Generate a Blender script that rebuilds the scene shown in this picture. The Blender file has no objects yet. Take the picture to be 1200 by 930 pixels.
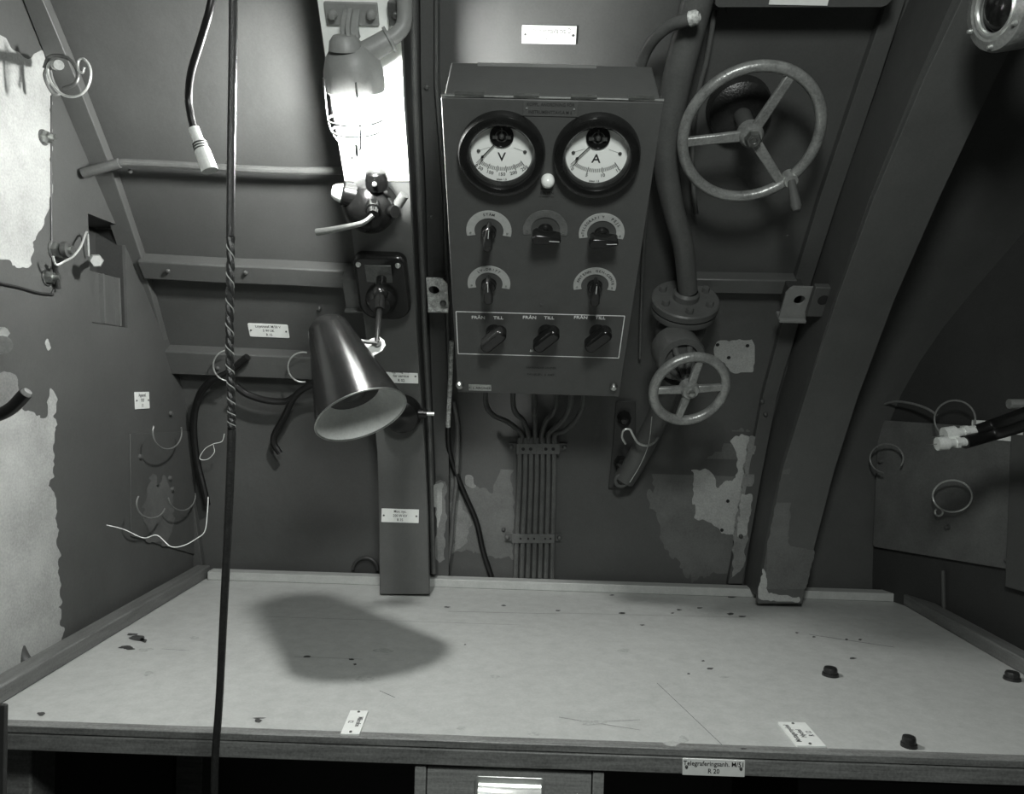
import bpy, bmesh, math, random
from mathutils import Vector, Matrix, noise
random.seed(7)
V = Vector
C = bpy.context.scene.collection
ZC = 1.10                       # eye height above the deck
F = 900.0                       # focal length in pixels of a 1200 px wide frame
# ------------------------------------------------------------------ camera
def _basis():
    cy = V((14/F, 15/F, -1)).normalized()
    r = math.radians(1.6)
    cx = V((math.cos(r), -math.sin(r), 0)); cx = (cx - cx.dot(cy)*cy).normalized()
    cz = cx.cross(cy)
    return cx, cy, cz
CX, CY, CZ = _basis()
cam = bpy.data.cameras.new('camera'); co = bpy.data.objects.new('camera', cam); C.objects.link(co)
cam.sensor_fit = 'HORIZONTAL'; cam.sensor_width = 36; cam.lens = 36*F/1200; cam.clip_start = .01
co.matrix_world = Matrix.Translation((0, 0, ZC)) @ Matrix((CX, CY, CZ)).to_4x4()
bpy.context.scene.camera = co
# ------------------------------------------------------------------ world, lamps, exposure
w = bpy.data.worlds.new('world'); bpy.context.scene.world = w; w.use_nodes = True
w.node_tree.nodes['Background'].inputs[0].default_value = (.95, 1, .96, 1)
w.node_tree.nodes['Background'].inputs[1].default_value = .05
BULB = 1650.0
def area(name, loc, target, size, power):
    l = bpy.data.lights.new(name, 'AREA'); l.shape = 'DISK'; l.size = size; l.energy = power; l.color = (.97, 1, .97)
    o = bpy.data.objects.new(name, l); C.objects.link(o); o.location = loc
    o.rotation_euler = (V(target)-V(loc)).to_track_quat('-Z', 'Y').to_euler(); return o
area('overhead_light', (.05, .06, ZC+.38), (.0, 1.0, ZC-.15), .16, 5.0)
vs = bpy.context.scene.view_settings
vs.view_transform = 'Standard'; vs.look = 'None'; vs.exposure = 0; vs.gamma = 1; vs.use_curve_mapping = False

# ------------------------------------------------------------------ picture rays and surfaces
def ray(px, py):
    d = V(((px-600)/F, -(py-465)/F, -1))
    return V((d.dot(CX), d.dot(CY), d.dot(CZ)))
O = V((0, 0, ZC))
def P(px, py, Y):
    d = ray(px, py); return O + d*(Y/d.y)
PZ = [-1.2, -.40, -.32, -.2, -.1, 0, .1, .2, .3, .4, .6, .8]
PY = [1.16, 1.225, 1.228, 1.232, 1.225, 1.19, 1.125, 1.035, .945, .86, .70, .56]
def yw(z):
    z -= ZC
    if z <= PZ[0]: return PY[0]
    for i in range(len(PZ)-1):
        if z <= PZ[i+1]:
            # catmull-rom
            p1, p2 = PY[i], PY[i+1]; h = PZ[i+1]-PZ[i]
            m1 = (PY[i+1]-PY[i-1])/(PZ[i+1]-PZ[i-1]) if i > 0 else (p2-p1)/h
            m2 = (PY[i+2]-PY[i])/(PZ[i+2]-PZ[i]) if i+2 < len(PZ) else (p2-p1)/h
            t = (z-PZ[i])/h
            return (2*t**3-3*t*t+1)*p1+(t**3-2*t*t+t)*h*m1+(-2*t**3+3*t*t)*p2+(t**3-t*t)*h*m2
    return PY[-1]
def slope(z): return (yw(z+.01)-yw(z-.01))/.02
def yo(z, off):
    s = slope(z); return yw(z)-off*math.sqrt(1+s*s)
def H(px, py, off=0):
    d = ray(px, py); a, b = .3, 1.6
    for _ in range(40):
        m = (a+b)/2; p = O+d*m
        if p.y < yo(p.z, off): a = m
        else: b = m
    return O+d*a
def frame(p, x, y, n): 
    return Matrix(((x[0], y[0], n[0], p[0]), (x[1], y[1], n[1], p[1]), (x[2], y[2], n[2], p[2]), (0, 0, 0, 1)))
def HM(px, py, off=0):
    p = H(px, py, off); s = slope(p.z)
    t = V((0, s, 1)).normalized(); n = V((0, -1, s)).normalized()
    return frame(p, V((1, 0, 0)), t, n)
class Plane:
    def __init__(s, p, x, y):
        s.p = V(p); s.x = V(x).normalized(); s.y = V(y).normalized(); s.n = s.x.cross(s.y)
    def hit(s, px, py, off=0):
        d = ray(px, py); q = s.p+s.n*off
        return O+d*((q-O).dot(s.n)/d.dot(s.n))
    def M(s, px, py, off=0): return frame(s.hit(px, py, off), s.x, s.y, s.n)
XL = -.56
LW = Plane((-.541, 1, ZC+.05), (0, 1, 0), (-.057, 0, 1))
RX = V((.2, -.5, 0)).normalized()
RW = Plane((.568, 1.22, ZC), RX, (0, 0, 1))
ZT = ZC-.32
TT = Plane((0, 1, ZT), (1, 0, 0), (0, 1, 0))
def px2m(p): return (p-O).dot(V(( -0, 1, 0)))/F
def rotz(M, a): return M @ Matrix.Rotation(a, 4, 'Z')

# ------------------------------------------------------------------ materials
def mat(name, col, rough=.5, metal=0, mottle=.12, scale=25, bump=.0, bscale=120, spec=.5, tint=True, emit=0, stretch=None, coat=0, grit=.5):
    m = bpy.data.materials.new(name); m.use_nodes = True; nt = m.node_tree; b = nt.nodes['Principled BSDF']
    if isinstance(col, (int, float)): col = (col*.97, col*1.0, col*.965) if tint else (col,)*3
    b.inputs['Roughness'].default_value = rough; b.inputs['Metallic'].default_value = metal
    b.inputs['Specular IOR Level'].default_value = spec
    if coat: b.inputs['Coat Weight'].default_value = coat; b.inputs['Coat Roughness'].default_value = .06
    tc = nt.nodes.new('ShaderNodeTexCoord'); mp = nt.nodes.new('ShaderNodeMapping')
    nt.links.new(tc.outputs['Object'], mp.inputs[0])
    if stretch: mp.inputs['Scale'].default_value = stretch
    n = nt.nodes.new('ShaderNodeTexNoise'); n.inputs['Scale'].default_value = scale; n.inputs['Detail'].default_value = 6; n.inputs['Roughness'].default_value = .65
    nt.links.new(mp.outputs[0], n.inputs['Vector'])
    cr = nt.nodes.new('ShaderNodeValToRGB'); cr.color_ramp.elements[0].position = .25; cr.color_ramp.elements[1].position = .75
    cr.color_ramp.elements[0].color = tuple(c*(1-mottle) for c in col)+(1,)
    cr.color_ramp.elements[1].color = tuple(min(1, c*(1+mottle)) for c in col)+(1,)
    n3 = nt.nodes.new('ShaderNodeTexNoise'); n3.inputs['Scale'].default_value = 420; n3.inputs['Detail'].default_value = 2; nt.links.new(tc.outputs['Object'], n3.inputs['Vector'])
    ma = nt.nodes.new('ShaderNodeMath'); ma.operation = 'MULTIPLY_ADD'; ma.inputs[1].default_value = grit; ma.inputs[2].default_value = -grit/2
    nt.links.new(n3.outputs['Fac'], ma.inputs[0]); ad = nt.nodes.new('ShaderNodeMath'); ad.operation = 'ADD'
    nt.links.new(n.outputs['Fac'], ad.inputs[0]); nt.links.new(ma.outputs[0], ad.inputs[1])
    nt.links.new(ad.outputs[0], cr.inputs[0]); nt.links.new(cr.outputs[0], b.inputs['Base Color'])
    if bump:
        n2 = nt.nodes.new('ShaderNodeTexNoise'); n2.inputs['Scale'].default_value = bscale; n2.inputs['Detail'].default_value = 4
        nt.links.new(mp.outputs[0], n2.inputs['Vector'])
        bp = nt.nodes.new('ShaderNodeBump'); bp.inputs['Strength'].default_value = bump; bp.inputs['Distance'].default_value = .002
        nt.links.new(n2.outputs['Fac'], bp.inputs['Height']); nt.links.new(bp.outputs[0], b.inputs['Normal'])
    if emit:
        b.inputs['Emission Color'].default_value = (1, 1, .98, 1); b.inputs['Emission Strength'].default_value = emit
    return m
M = dict(
 hull=mat('hull_paint', 0.07, .5, mottle=.14, scale=9, bump=.25, bscale=60, spec=.35),
 hull2=mat('hull_paint_dark_shaded', 0.037, .5, mottle=.2, scale=8, bump=.25, bscale=60, spec=.35),  # darker hull grey, paints in the shade on the right bulkhead
 steel_paint=mat('frame_paint', 0.085, .42, mottle=.12, scale=14, bump=.2, bscale=90, spec=.35),
 boxp=mat('instrument_paint', 0.075, .45, mottle=.07, scale=60, bump=.1, bscale=500, spec=.35),
 lamp_paint=mat('lamp_paint', 0.19, .5, mottle=.1, scale=40, bump=.2),
 wheel=mat('worn_wheel_paint', 0.26, .33, .35, mottle=.4, scale=45, bump=.3, bscale=200),
 pipe=mat('pipe_paint', 0.09, .4, mottle=.2, scale=30, bump=.2, spec=.35),
 white=mat('white_primer', 0.34, .6, mottle=.28, scale=11, bump=.25),
 smear=mat('thin_primer', 0.17, .6, mottle=.35, scale=22, bump=.2),
 smear2=mat('faint_primer', 0.105, .55, mottle=.25, scale=22, bump=.2),
 tag=mat('tag_ivory', .74, .35, mottle=.06, scale=90),
 plate=mat('dial_enamel', 0.4, .35, mottle=.12, scale=120),
 platedim=mat('dial_tarnished', 0.12, .4, mottle=.25, scale=120),
 dial=mat('dial_face', .97, .5, mottle=.02),
 ink=mat('ink', .02, .6, mottle=.1),
 palink=mat('faded_ink', .16, .6, mottle=.2),
 midink=mat('grey_ink', 0.07, .6, mottle=.2),
 engr=mat('white_engraving', .9, .6, mottle=.2),
 black=mat('black_bakelite', .010, .2, mottle=.3, scale=60, spec=.4),
 jet=mat('jet_bakelite', .004, .22, mottle=.3, scale=60, spec=.3),
 plated=mat('plated_metal', .85, .35, .3, mottle=.15, scale=90),
 blackm=mat('black_crackle', .016, .35, mottle=.3, scale=120, bump=.3, bscale=400),
 shade=mat('black_enamel', .008, .2, mottle=.2, scale=40, spec=.4),
 shadein=mat('shade_lining', .62, .45, mottle=.15, scale=40),
 rubber=mat('black_rubber', .006, .4, mottle=.3, scale=80, bump=.1),
 cord=mat('braided_cord', .022, .35, mottle=.4, scale=300, bump=.3, bscale=900),
 cordl=mat('pale_strand_glint', .35, .4, mottle=.3, scale=200),  # pale colour that paints the highlight along the cord twist
 gcable=mat('grey_cable', 0.065, .45, mottle=.2, scale=60),
 gcable2=mat('grey_cable_paint', 0.09, .5, mottle=.25, scale=60),
 chrome=mat('bright_metal', .8, .3, .8, mottle=.1, scale=120),
 steel=mat('dull_steel', .45, .38, 1, mottle=.25, scale=90, bump=.1),
 darksteel=mat('dark_steel', .12, .45, .6, mottle=.3, scale=90, bump=.1),
 galv=mat('scraped_zinc', .55, .5, .1, mottle=.6, scale=160, bump=.5, bscale=300),
 top=mat('table_linoleum', 0.42, .42, mottle=.12, scale=55, bump=.06, bscale=700),
 wood=mat('oak_edge', .17, .45, mottle=.45, scale=16, bump=.15, stretch=(1, 14, 14)),
 woody=mat('oak_rim', 0.12, .5, mottle=.35, scale=16, bump=.15, stretch=(10, 1, 10)),
 woodl=mat('oak_drawer', 0.26, .5, mottle=.35, scale=12, bump=.15, stretch=(1, 8, 24)),
 stain=mat('stain', .05, .6, mottle=.5, scale=200),
 stain2=mat('stain_light', .37, .6, mottle=.3, scale=200),
 void=mat('black_cavity', .01, .8, mottle=.3),
 porc=mat('white_porcelain', .8, .2, mottle=.03),
 wire=mat('pale_wire', .55, .3, .5, mottle=.2, scale=90),
 wired=mat('painted_wire', .2, .4, .2, mottle=.2, scale=90),
 thread=mat('white_thread', .8, .6, mottle=.1),
 bulb=mat('lit_globe', .9, .3, emit=BULB),
 deck=mat('deck_paint', 0.03, .6, mottle=.3, scale=10),
)
def glass_mat():
    m = bpy.data.materials.new('meter_glass'); m.use_nodes = True; nt = m.node_tree; nt.nodes.clear()
    o = nt.nodes.new('ShaderNodeOutputMaterial'); mx = nt.nodes.new('ShaderNodeMixShader'); t = nt.nodes.new('ShaderNodeBsdfTransparent'); g = nt.nodes.new('ShaderNodeBsdfGlossy')
    fr = nt.nodes.new('ShaderNodeMath'); fr.operation = 'MULTIPLY_ADD'; lw_ = nt.nodes.new('ShaderNodeLayerWeight'); pw = nt.nodes.new('ShaderNodeMath'); pw.operation = 'POWER'; pw.inputs[1].default_value = 5
    nt.links.new(lw_.outputs['Facing'], pw.inputs[0]); nt.links.new(pw.outputs[0], fr.inputs[0]); fr.inputs[1].default_value = .9; fr.inputs[2].default_value = .04; g.inputs['Roughness'].default_value = .03
    nt.links.new(fr.outputs[0], mx.inputs[0]); nt.links.new(t.outputs[0], mx.inputs[1]); nt.links.new(g.outputs[0], mx.inputs[2]); nt.links.new(mx.outputs[0], o.inputs[0])
    return m
M['glass'] = glass_mat()
# fine weave on the table top and brush streaks stay in the noise above

# ------------------------------------------------------------------ mesh builder
class MB:
    def __init__(s): s.v = []; s.f = []
    def add(s, vs, fs, Mx=None):
        n = len(s.v)
        for p in vs:
            p = V(p); s.v.append(Mx @ p if Mx is not None else p)
        s.f += [tuple(i+n for i in f) for f in fs]; return s
    def box(s, x0, x1, y0, y1, z0, z1, Mx=None):
        vs = [(x, y, z) for z in (z0, z1) for y in (y0, y1) for x in (x0, x1)]
        return s.add(vs, [(0, 2, 3, 1), (4, 5, 7, 6), (0, 1, 5, 4), (2, 6, 7, 3), (0, 4, 6, 2), (1, 3, 7, 5)], Mx)
    def lathe(s, prof, Mx=None, n=28, a0=0, a1=None):
        """prof: (r, h) about local Z; r=0 closes"""
        full = a1 is None; a1 = 2*math.pi if full else a1
        vs = []; k = n if full else n+1
        for r, h in prof:
            for i in range(k):
                a = a0+(a1-a0)*i/n; vs.append((r*math.cos(a), r*math.sin(a), h))
        fs = []
        for j in range(len(prof)-1):
            for i in range(n):
                a, b = j*k+i, j*k+(i+1) % k
                fs.append((a, b, b+k, a+k))
        return s.add(vs, fs, Mx)
    def cyl(s, a, b, r0, r1=None, n=16):
        a, b = V(a), V(b); r1 = r0 if r1 is None else r1
        d = (b-a); L = d.length; q = d.to_track_quat('Z', 'Y').to_matrix().to_4x4(); q.translation = a
        return s.lathe([(0, 0), (r0, 0), (r1, L), (0, L)], q, n)
    def tube(s, pts, r, n=10, closed=False, cap=True):
        pts = [V(p) for p in pts]; m = len(pts)
        rr = r if isinstance(r, (list, tuple)) else [r]*m
        t0 = (pts[1]-pts[0]).normalized(); u = t0.orthogonal().normalized(); base = len(s.v); fs = []
        for i, p in enumerate(pts):
            if closed: t = (pts[(i+1) % m]-pts[i-1])
            else: t = pts[min(i+1, m-1)]-pts[max(i-1, 0)]
            t.normalize(); u = (u-u.dot(t)*t).normalized(); v = t.cross(u)
            for k in range(n):
                a = 2*math.pi*k/n; s.v.append(p+(u*math.cos(a)+v*math.sin(a))*rr[i])
        for i in range(m if closed else m-1):
            j = (i+1) % m
            for k in range(n):
                l = (k+1) % n; s.f.append((base+i*n+k, base+i*n+l, base+j*n+l, base+j*n+k))
        if cap and not closed:
            s.f.append(tuple(base+k for k in reversed(range(n)))); s.f.append(tuple(base+(m-1)*n+k for k in range(n)))
        return s
    def torus(s, R, r, Mx=None, n=48, k=12, a0=0, a1=None):
        full = a1 is None; a1 = 2*math.pi if full else a1
        pts = [V((R*math.cos(a0+(a1-a0)*i/n), R*math.sin(a0+(a1-a0)*i/n), 0)) for i in range(n if full else n+1)]
        if Mx is not None: pts = [Mx @ p for p in pts]
        return s.tube(pts, r, k, closed=full)
    def prism(s, poly, z0, z1, Mx=None):
        n = len(poly)
        vs = [(x, y, z0) for x, y in poly]+[(x, y, z1) for x, y in poly]
        fs = [tuple(reversed(range(n))), tuple(range(n, 2*n))]+[(i, (i+1) % n, n+(i+1) % n, n+i) for i in range(n)]
        return s.add(vs, fs, Mx)
    def loft4(s, rows):
        """rows of 4 points, capped"""
        b = len(s.v)
        for r in rows: s.v += [V(p) for p in r]
        for i in range(len(rows)-1):
            for k in range(4):
                l = (k+1) % 4; s.f.append((b+i*4+k, b+i*4+l, b+(i+1)*4+l, b+(i+1)*4+k))
        s.f.append((b+3, b+2, b+1, b)); e = b+(len(rows)-1)*4; s.f.append((e, e+1, e+2, e+3)); return s
WM = {}
def obj(name, mb, m, parent=None, bevel=0, smooth=True, origin=None):
    me = bpy.data.meshes.new(name)
    vs = mb.v
    if parent is None:
        if origin is None:
            mn = V([min(v[i] for v in vs) for i in range(3)]); mx = V([max(v[i] for v in vs) for i in range(3)])
            origin = V(((mn.x+mx.x)/2, (mn.y+mx.y)/2, mn.z))
        W = Matrix.Translation(origin)
    else: W = WM[parent.name]
    inv = W.inverted()
    me.from_pydata([tuple(inv @ v) for v in vs], [], mb.f); me.validate()
    bm = bmesh.new(); bm.from_mesh(me); bmesh.ops.remove_doubles(bm, verts=bm.verts, dist=1e-6)
    bmesh.ops.recalc_face_normals(bm, faces=bm.faces); bm.to_mesh(me); bm.free()
    me.materials.append(M[m] if isinstance(m, str) else m)
    if smooth:
        me.shade_smooth(); me.set_sharp_from_angle(angle=math.radians(35))
    o = bpy.data.objects.new(name, me); C.objects.link(o)
    if parent is None: o.matrix_world = W
    else: o.parent = parent
    WM[o.name] = W
    if bevel:
        b = o.modifiers.new('bevel', 'BEVEL'); b.width = bevel; b.segments = 2; b.limit_method = 'ANGLE'; b.angle_limit = math.radians(40)
    return o
def tag(o, label, cat, group=None):
    o['label'] = label; o['category'] = cat
    if group: o['group'] = group
    return o
def struct(o, label=None):
    o['kind'] = 'structure'
    if label: o['label'] = label
    return o
def thing(name, label, cat, Mx, group=None):
    o = bpy.data.objects.new(name, None); C.objects.link(o); o.empty_display_size = .02
    if not isinstance(Mx, Matrix): Mx = Matrix.Translation(Mx)
    o.matrix_world = Mx; WM[o.name] = Mx.copy(); tag(o, label, cat, group); return o
def cr(pts, k=8):
    """catmull-rom through points"""
    pts = [V(p) for p in pts]; q = [pts[0]*2-pts[1]]+pts+[pts[-1]*2-pts[-2]]; out = []
    for i in range(1, len(q)-2):
        a, b, c, d = q[i-1:i+3]
        for j in range(k):
            t = j/k; out.append(.5*((2*b)+(c-a)*t+(2*a-5*b+4*c-d)*t*t+(3*b-a-3*c+d)*t**3))
    out.append(pts[-1]); return out
def txt(s, size, Mx, m, parent, name='lettering', sx=1):
    cu = bpy.data.curves.new('lettering', 'FONT'); cu.body = s; cu.size = size; cu.align_x = 'CENTER'; cu.align_y = 'CENTER'; cu.extrude = .00008; cu.resolution_u = 2
    cu.offset = size*.012
    o = bpy.data.objects.new('tmp', cu); me = bpy.data.meshes.new_from_object(o); bpy.data.objects.remove(o)
    inv = WM[parent.name].inverted(); me.transform(inv @ Mx @ Matrix.Diagonal((sx, 1, 1, 1)))
    me.name = name; me.materials.clear(); me.materials.append(M[m])
    r = bpy.data.objects.new(name, me); C.objects.link(r); r.parent = parent; WM[r.name] = WM[parent.name]; return r
def rrect(w, h, r, n=4):
    out = []
    for cx, cy, a in ((w/2-r, h/2-r, 0), (-w/2+r, h/2-r, 90), (-w/2+r, -h/2+r, 180), (w/2-r, -h/2+r, 270)):
        for i in range(n+1):
            t = math.radians(a+90*i/n); out.append((cx+r*math.cos(t), cy+r*math.sin(t)))
    return out
def T(x, y, z=0): return Matrix.Translation((x, y, z))
def inpoly(x, y, poly):
    c = False; j = len(poly)-1
    for i in range(len(poly)):
        xi, yi = poly[i]; xj, yj = poly[j]
        if (yi > y) != (yj > y) and x < (xj-xi)*(y-yi)/(yj-yi)+xi: c = not c
        j = i
    return c
def patch(name, poly, surf, m, parent, off=.0006, cell=2.0, jag=5, stre=(1, 1), seed=0):
    x0 = min(p[0] for p in poly)-16; x1 = max(p[0] for p in poly)+16; y0 = min(p[1] for p in poly)-16; y1 = max(p[1] for p in poly)+16
    nx = int((x1-x0)/cell); ny = int((y1-y0)/cell); mb = MB(); idx = {}
    px_ = []
    def vid(i, j):
        if (i, j) not in idx: idx[(i, j)] = len(px_); px_.append([x0+i*cell, y0+j*cell])
        return idx[(i, j)]
    for j in range(ny):
        for i in range(nx):
            x = x0+(i+.5)*cell; y = y0+(j+.5)*cell
            q = V((x*stre[0]/9, y*stre[1]/9, seed*7.3))
            dx = noise.noise(q)*jag+noise.noise(q*3.1)*jag*.6; dy = noise.noise(q+V((31, 5, 2)))*jag+noise.noise(q*3.1+V((3, 15, 2)))*jag*.6
            if inpoly(x+dx, y+dy, poly): mb.f.append((vid(i, j), vid(i, j+1), vid(i+1, j+1), vid(i+1, j)))
    ec = {}
    for f in mb.f:
        for k in range(4):
            e = tuple(sorted((f[k], f[(k+1) % 4]))); ec[e] = ec.get(e, 0)+1
    nb = {}
    for (a, b), c in ec.items():
        if c == 1: nb.setdefault(a, []).append(b); nb.setdefault(b, []).append(a)
    for _ in range(2):
        nw = {a: [px_[a][k]*.4+.6*sum(px_[b][k] for b in l)/len(l) for k in (0, 1)] for a, l in nb.items()}
        for a, q in nw.items(): px_[a] = q
    mb.v = [surf(q[0], q[1], off) for q in px_]
    return obj(name, mb, m, parent)

# ================================================================== SETTING
# hull plating (back wall)
zs = [ZC-1.10+.05*i for i in range(0, 38)]
mb = MB(); xs = [-.60+.06*i for i in range(22)]
for z in zs:
    for x in xs: mb.v.append(V((x, yw(z), z)))
n = len(xs)
for j in range(len(zs)-1):
    for i in range(n-1): mb.f.append((j*n+i, j*n+i+1, (j+1)*n+i+1, (j+1)*n+i))
wall_back = struct(obj('wall_back', mb, 'hull'), 'grey painted hull plating curving overhead behind the desk')
LF = frame(LW.p, LW.x, LW.y, LW.n); LWm = MB()
def luv(px, py): q = LW.hit(px, py)-LW.p; return q.dot(LW.x), q.dot(LW.y)
ya, zb = luv(103, 250); yb_, za = luv(150, 384)
for (y0, y1, z0, z1) in ((-1.4, ya, -1.15, .7), (yb_, .32, -1.15, .7), (ya, yb_, -1.15, za), (ya, yb_, zb, .7)):
    LWm.box(y0, y1, z0, z1, -.004, 0, LF)
wall_left = struct(obj('wall_left', LWm, 'hull', smooth=False), 'grey painted left bulkhead')
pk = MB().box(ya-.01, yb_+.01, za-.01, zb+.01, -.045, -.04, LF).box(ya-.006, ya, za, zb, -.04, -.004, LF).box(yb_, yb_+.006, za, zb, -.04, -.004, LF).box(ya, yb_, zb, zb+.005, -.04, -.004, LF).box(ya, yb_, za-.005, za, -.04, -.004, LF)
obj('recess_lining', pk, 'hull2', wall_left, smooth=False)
obj('recess_plate', MB().box(ya+.002, yb_-.002, za+.002, za+(zb-za)*.50, -.03, -.010, LF), 'hull', wall_left, bevel=.001)
for u in (.42, .86): obj('recess_bar', MB().box(ya+(yb_-ya)*u, ya+(yb_-ya)*u+.004, za+.002, za+(zb-za)*.49, -.010, -.004, LF), 'steel_paint', wall_left)
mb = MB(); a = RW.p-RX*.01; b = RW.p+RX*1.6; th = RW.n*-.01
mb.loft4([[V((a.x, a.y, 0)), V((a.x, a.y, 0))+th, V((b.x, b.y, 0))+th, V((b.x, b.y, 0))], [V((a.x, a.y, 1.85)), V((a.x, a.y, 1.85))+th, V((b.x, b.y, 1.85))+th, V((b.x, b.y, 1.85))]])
wall_right = struct(obj('wall_right', mb, 'hull2', smooth=False), 'grey right bulkhead with its shadow painted in as a darker grey')  # shade behind the rib is put into the wall colour
struct(obj('floor', MB().box(-.9, 1.3, -.4, 1.36, -.02, 0), 'deck'))
struct(obj('ceiling', MB().box(-.9, 1.3, -.4, .75, 1.83, 1.85), 'hull'))

def along(name, rows, off_f, off_b, m, label=None, parent=None, sub=3, bevel=.0008, kind='trim'):
    """bar following the hull: rows (py, pxL, pxR) seen at its front face"""
    rr = []
    for i in range(len(rows)-1):
        for k in range(sub):
            t = k/sub; rr.append(tuple(rows[i][j]*(1-t)+rows[i+1][j]*t for j in range(3)))
    rr.append(rows[-1]); out = []
    for py, l, r in rr:
        a, b = H(l, py, off_f), H(r, py, off_f)
        na = V((0, -1, slope(a.z))).normalized(); nb = V((0, -1, slope(b.z))).normalized()
        out.append([a, b, b-nb*(off_f-off_b), a-na*(off_f-off_b)])
    o = obj(name, MB().loft4(out), m, parent, bevel=bevel)
    if kind: struct(o, label)
    return o
# central rib (pillar)
OF = .095
rib = along('trim_1', [(-330, 345, 449), (-160, 357, 460), (-60, 365, 466), (0, 371, 469), (120, 388, 474), (210, 403, 480), (300, 416, 484), (380, 427, 488), (460, 436, 493), (530, 442, 498), (600, 444, 501), (696, 445, 503)], OF, OF-.012, 'steel_paint', 'grey flat faced hull rib carrying the lit lamp and the black lamp mount', sub=2)
along('white_sheet', [(-200, 355, 459), (-60, 366, 465), (0, 372, 468), (120, 389, 473), (212, 404, 479.5)], OF+.0012, OF, 'tag', 'white painted upper face of the rib', rib, kind=None, bevel=0)
# its web
def web(px_rows, off0, off1, th, m, name, parent):
    out = []
    for py, x in px_rows:
        a = H(x, py, off0); nn = V((0, -1, slope(a.z))).normalized(); b = a-nn*(off0-off1)
        out.append([a+V((-th/2, 0, 0)), a+V((th/2, 0, 0)), b+V((th/2, 0, 0)), b+V((-th/2, 0, 0))])
    return obj(name, MB().loft4(out), m, parent)
web([(-320, 432), (-150, 440), (0, 445), (120, 452), (210, 460), (300, 466), (380, 472), (460, 478), (530, 484), (600, 487), (690, 489)], OF-.011, -.004, .012, 'hull', 'web', rib)
# right rib
ribr = along('trim_2', [(-330, 1245, 1365), (-170, 1185, 1300), (-60, 1150, 1240), (0, 1127, 1212), (90, 1084, 1168), (232, 1024, 1101), (350, 981, 1049), (464, 944, 1006), (551, 917, 978), (639, 899, 955), (707, 888, 940)], OF, OF-.012, 'steel_paint', 'wide grey hull rib slanting down to the desk on the right', sub=2)
web([(-320, 1240), (-165, 1175), (0, 1122), (90, 1082), (232, 1024), (350, 983), (464, 947), (551, 922), (639, 904), (700, 895)], OF-.006, -.004, .010, 'hull', 'web', ribr)
# flat bar at the foot of the right rib
strip_r = along('trim_3', [(-330, 1150, 1175), (-100, 1063, 1084), (0, 1040, 1061), (95, 1007, 1030), (232, 961, 983), (350, 925, 945), (464, 894, 911), (560, 876, 892), (684, 853, 870)], .012, -.002, 'hull', 'narrow flat bar on the hull left of the wide right rib')
# left corner bar
lb = along('trim_4', [(-330, -115, -88), (-120, -25, 0), (0, 27, 50), (100, 66, 92), (200, 107, 131), (300, 141, 165), (410, 172, 195)], .014, 0, 'steel_paint', 'long flat frame bar running down the upper left corner of the hull')
along('trim_5', [(446, 184, 204), (520, 200, 216), (600, 212, 228), (668, 222, 238)], .012, 0, 'hull', 'narrow bar continuing the left corner frame down to the desk')
# strips beside the pillar
along('trim_6', [(-330, 488, 513), (-80, 490, 511), (0, 492, 509), (100, 493, 509), (232, 499, 519), (320, 501, 521), (460, 506, 525), (560, 510, 526), (676, 510, 526)], .016, -.002, 'hull', 'vertical flat bar on the hull between the lamp rib and the instrument cabinet')
along('trim_7', [(-330, 513, 517), (-80, 511, 514), (0, 509, 513), (100, 509, 513), (232, 519, 522), (320, 521, 524), (460, 525, 528)], .024, -.002, 'steel_paint', 'raised flange edge along the bar beside the instrument cabinet')
# stringers
def stringer(name, pts, h, off, label, lip=.004):
    out = []
    for px, py in pts:
        a = HM(px, py, off); b0 = a @ V((0, 0, 0)); b1 = a @ V((0, -h, 0)); n_ = a.col[2].xyz
        out.append([b0, b1, b1-n_*(off+.002), b0-n_*(off+.002)])
    return struct(obj(name, MB().loft4(out), 'steel_paint', bevel=.002), label)
stringer('trim_8', [(160, 306), (250, 311), (330, 314), (425, 319)], .030, .020, 'upper horizontal stiffener between left bar and lamp rib')
s9 = stringer('trim_9', [(176, 411), (270, 415), (370, 419), (445, 422)], .040, .022, 'lower horizontal stiffener left of the lamp rib')
stringer('trim_10', [(815, 327), (880, 328), (935, 329)], .024, .018, 'short horizontal stiffener right of the pipe flange')
# bolts on stiffeners
def bolt_head(M0, r, h, name, m, parent, hexa=False):
    mb = MB().lathe([(0, h), (r*.55, h*.95), (r*.9, h*.6), (r, 0), (0, 0)] if not hexa else [(0, h), (r*.95, h), (r, h*.85), (r, 0), (0, 0)], M0, 6 if hexa else 14)
    return obj(name, mb, m, parent)
for i, (x, y) in enumerate([(197, 317), (288, 319), (255, 431), (275, 427), (500, 102), (505, 254)]):
    bolt_head(HM(x, y, .0225 if 400 < y or x < 300 and y > 300 else .016), .0032, .003, 'rivet', 'steel_paint', wall_back)
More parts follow.
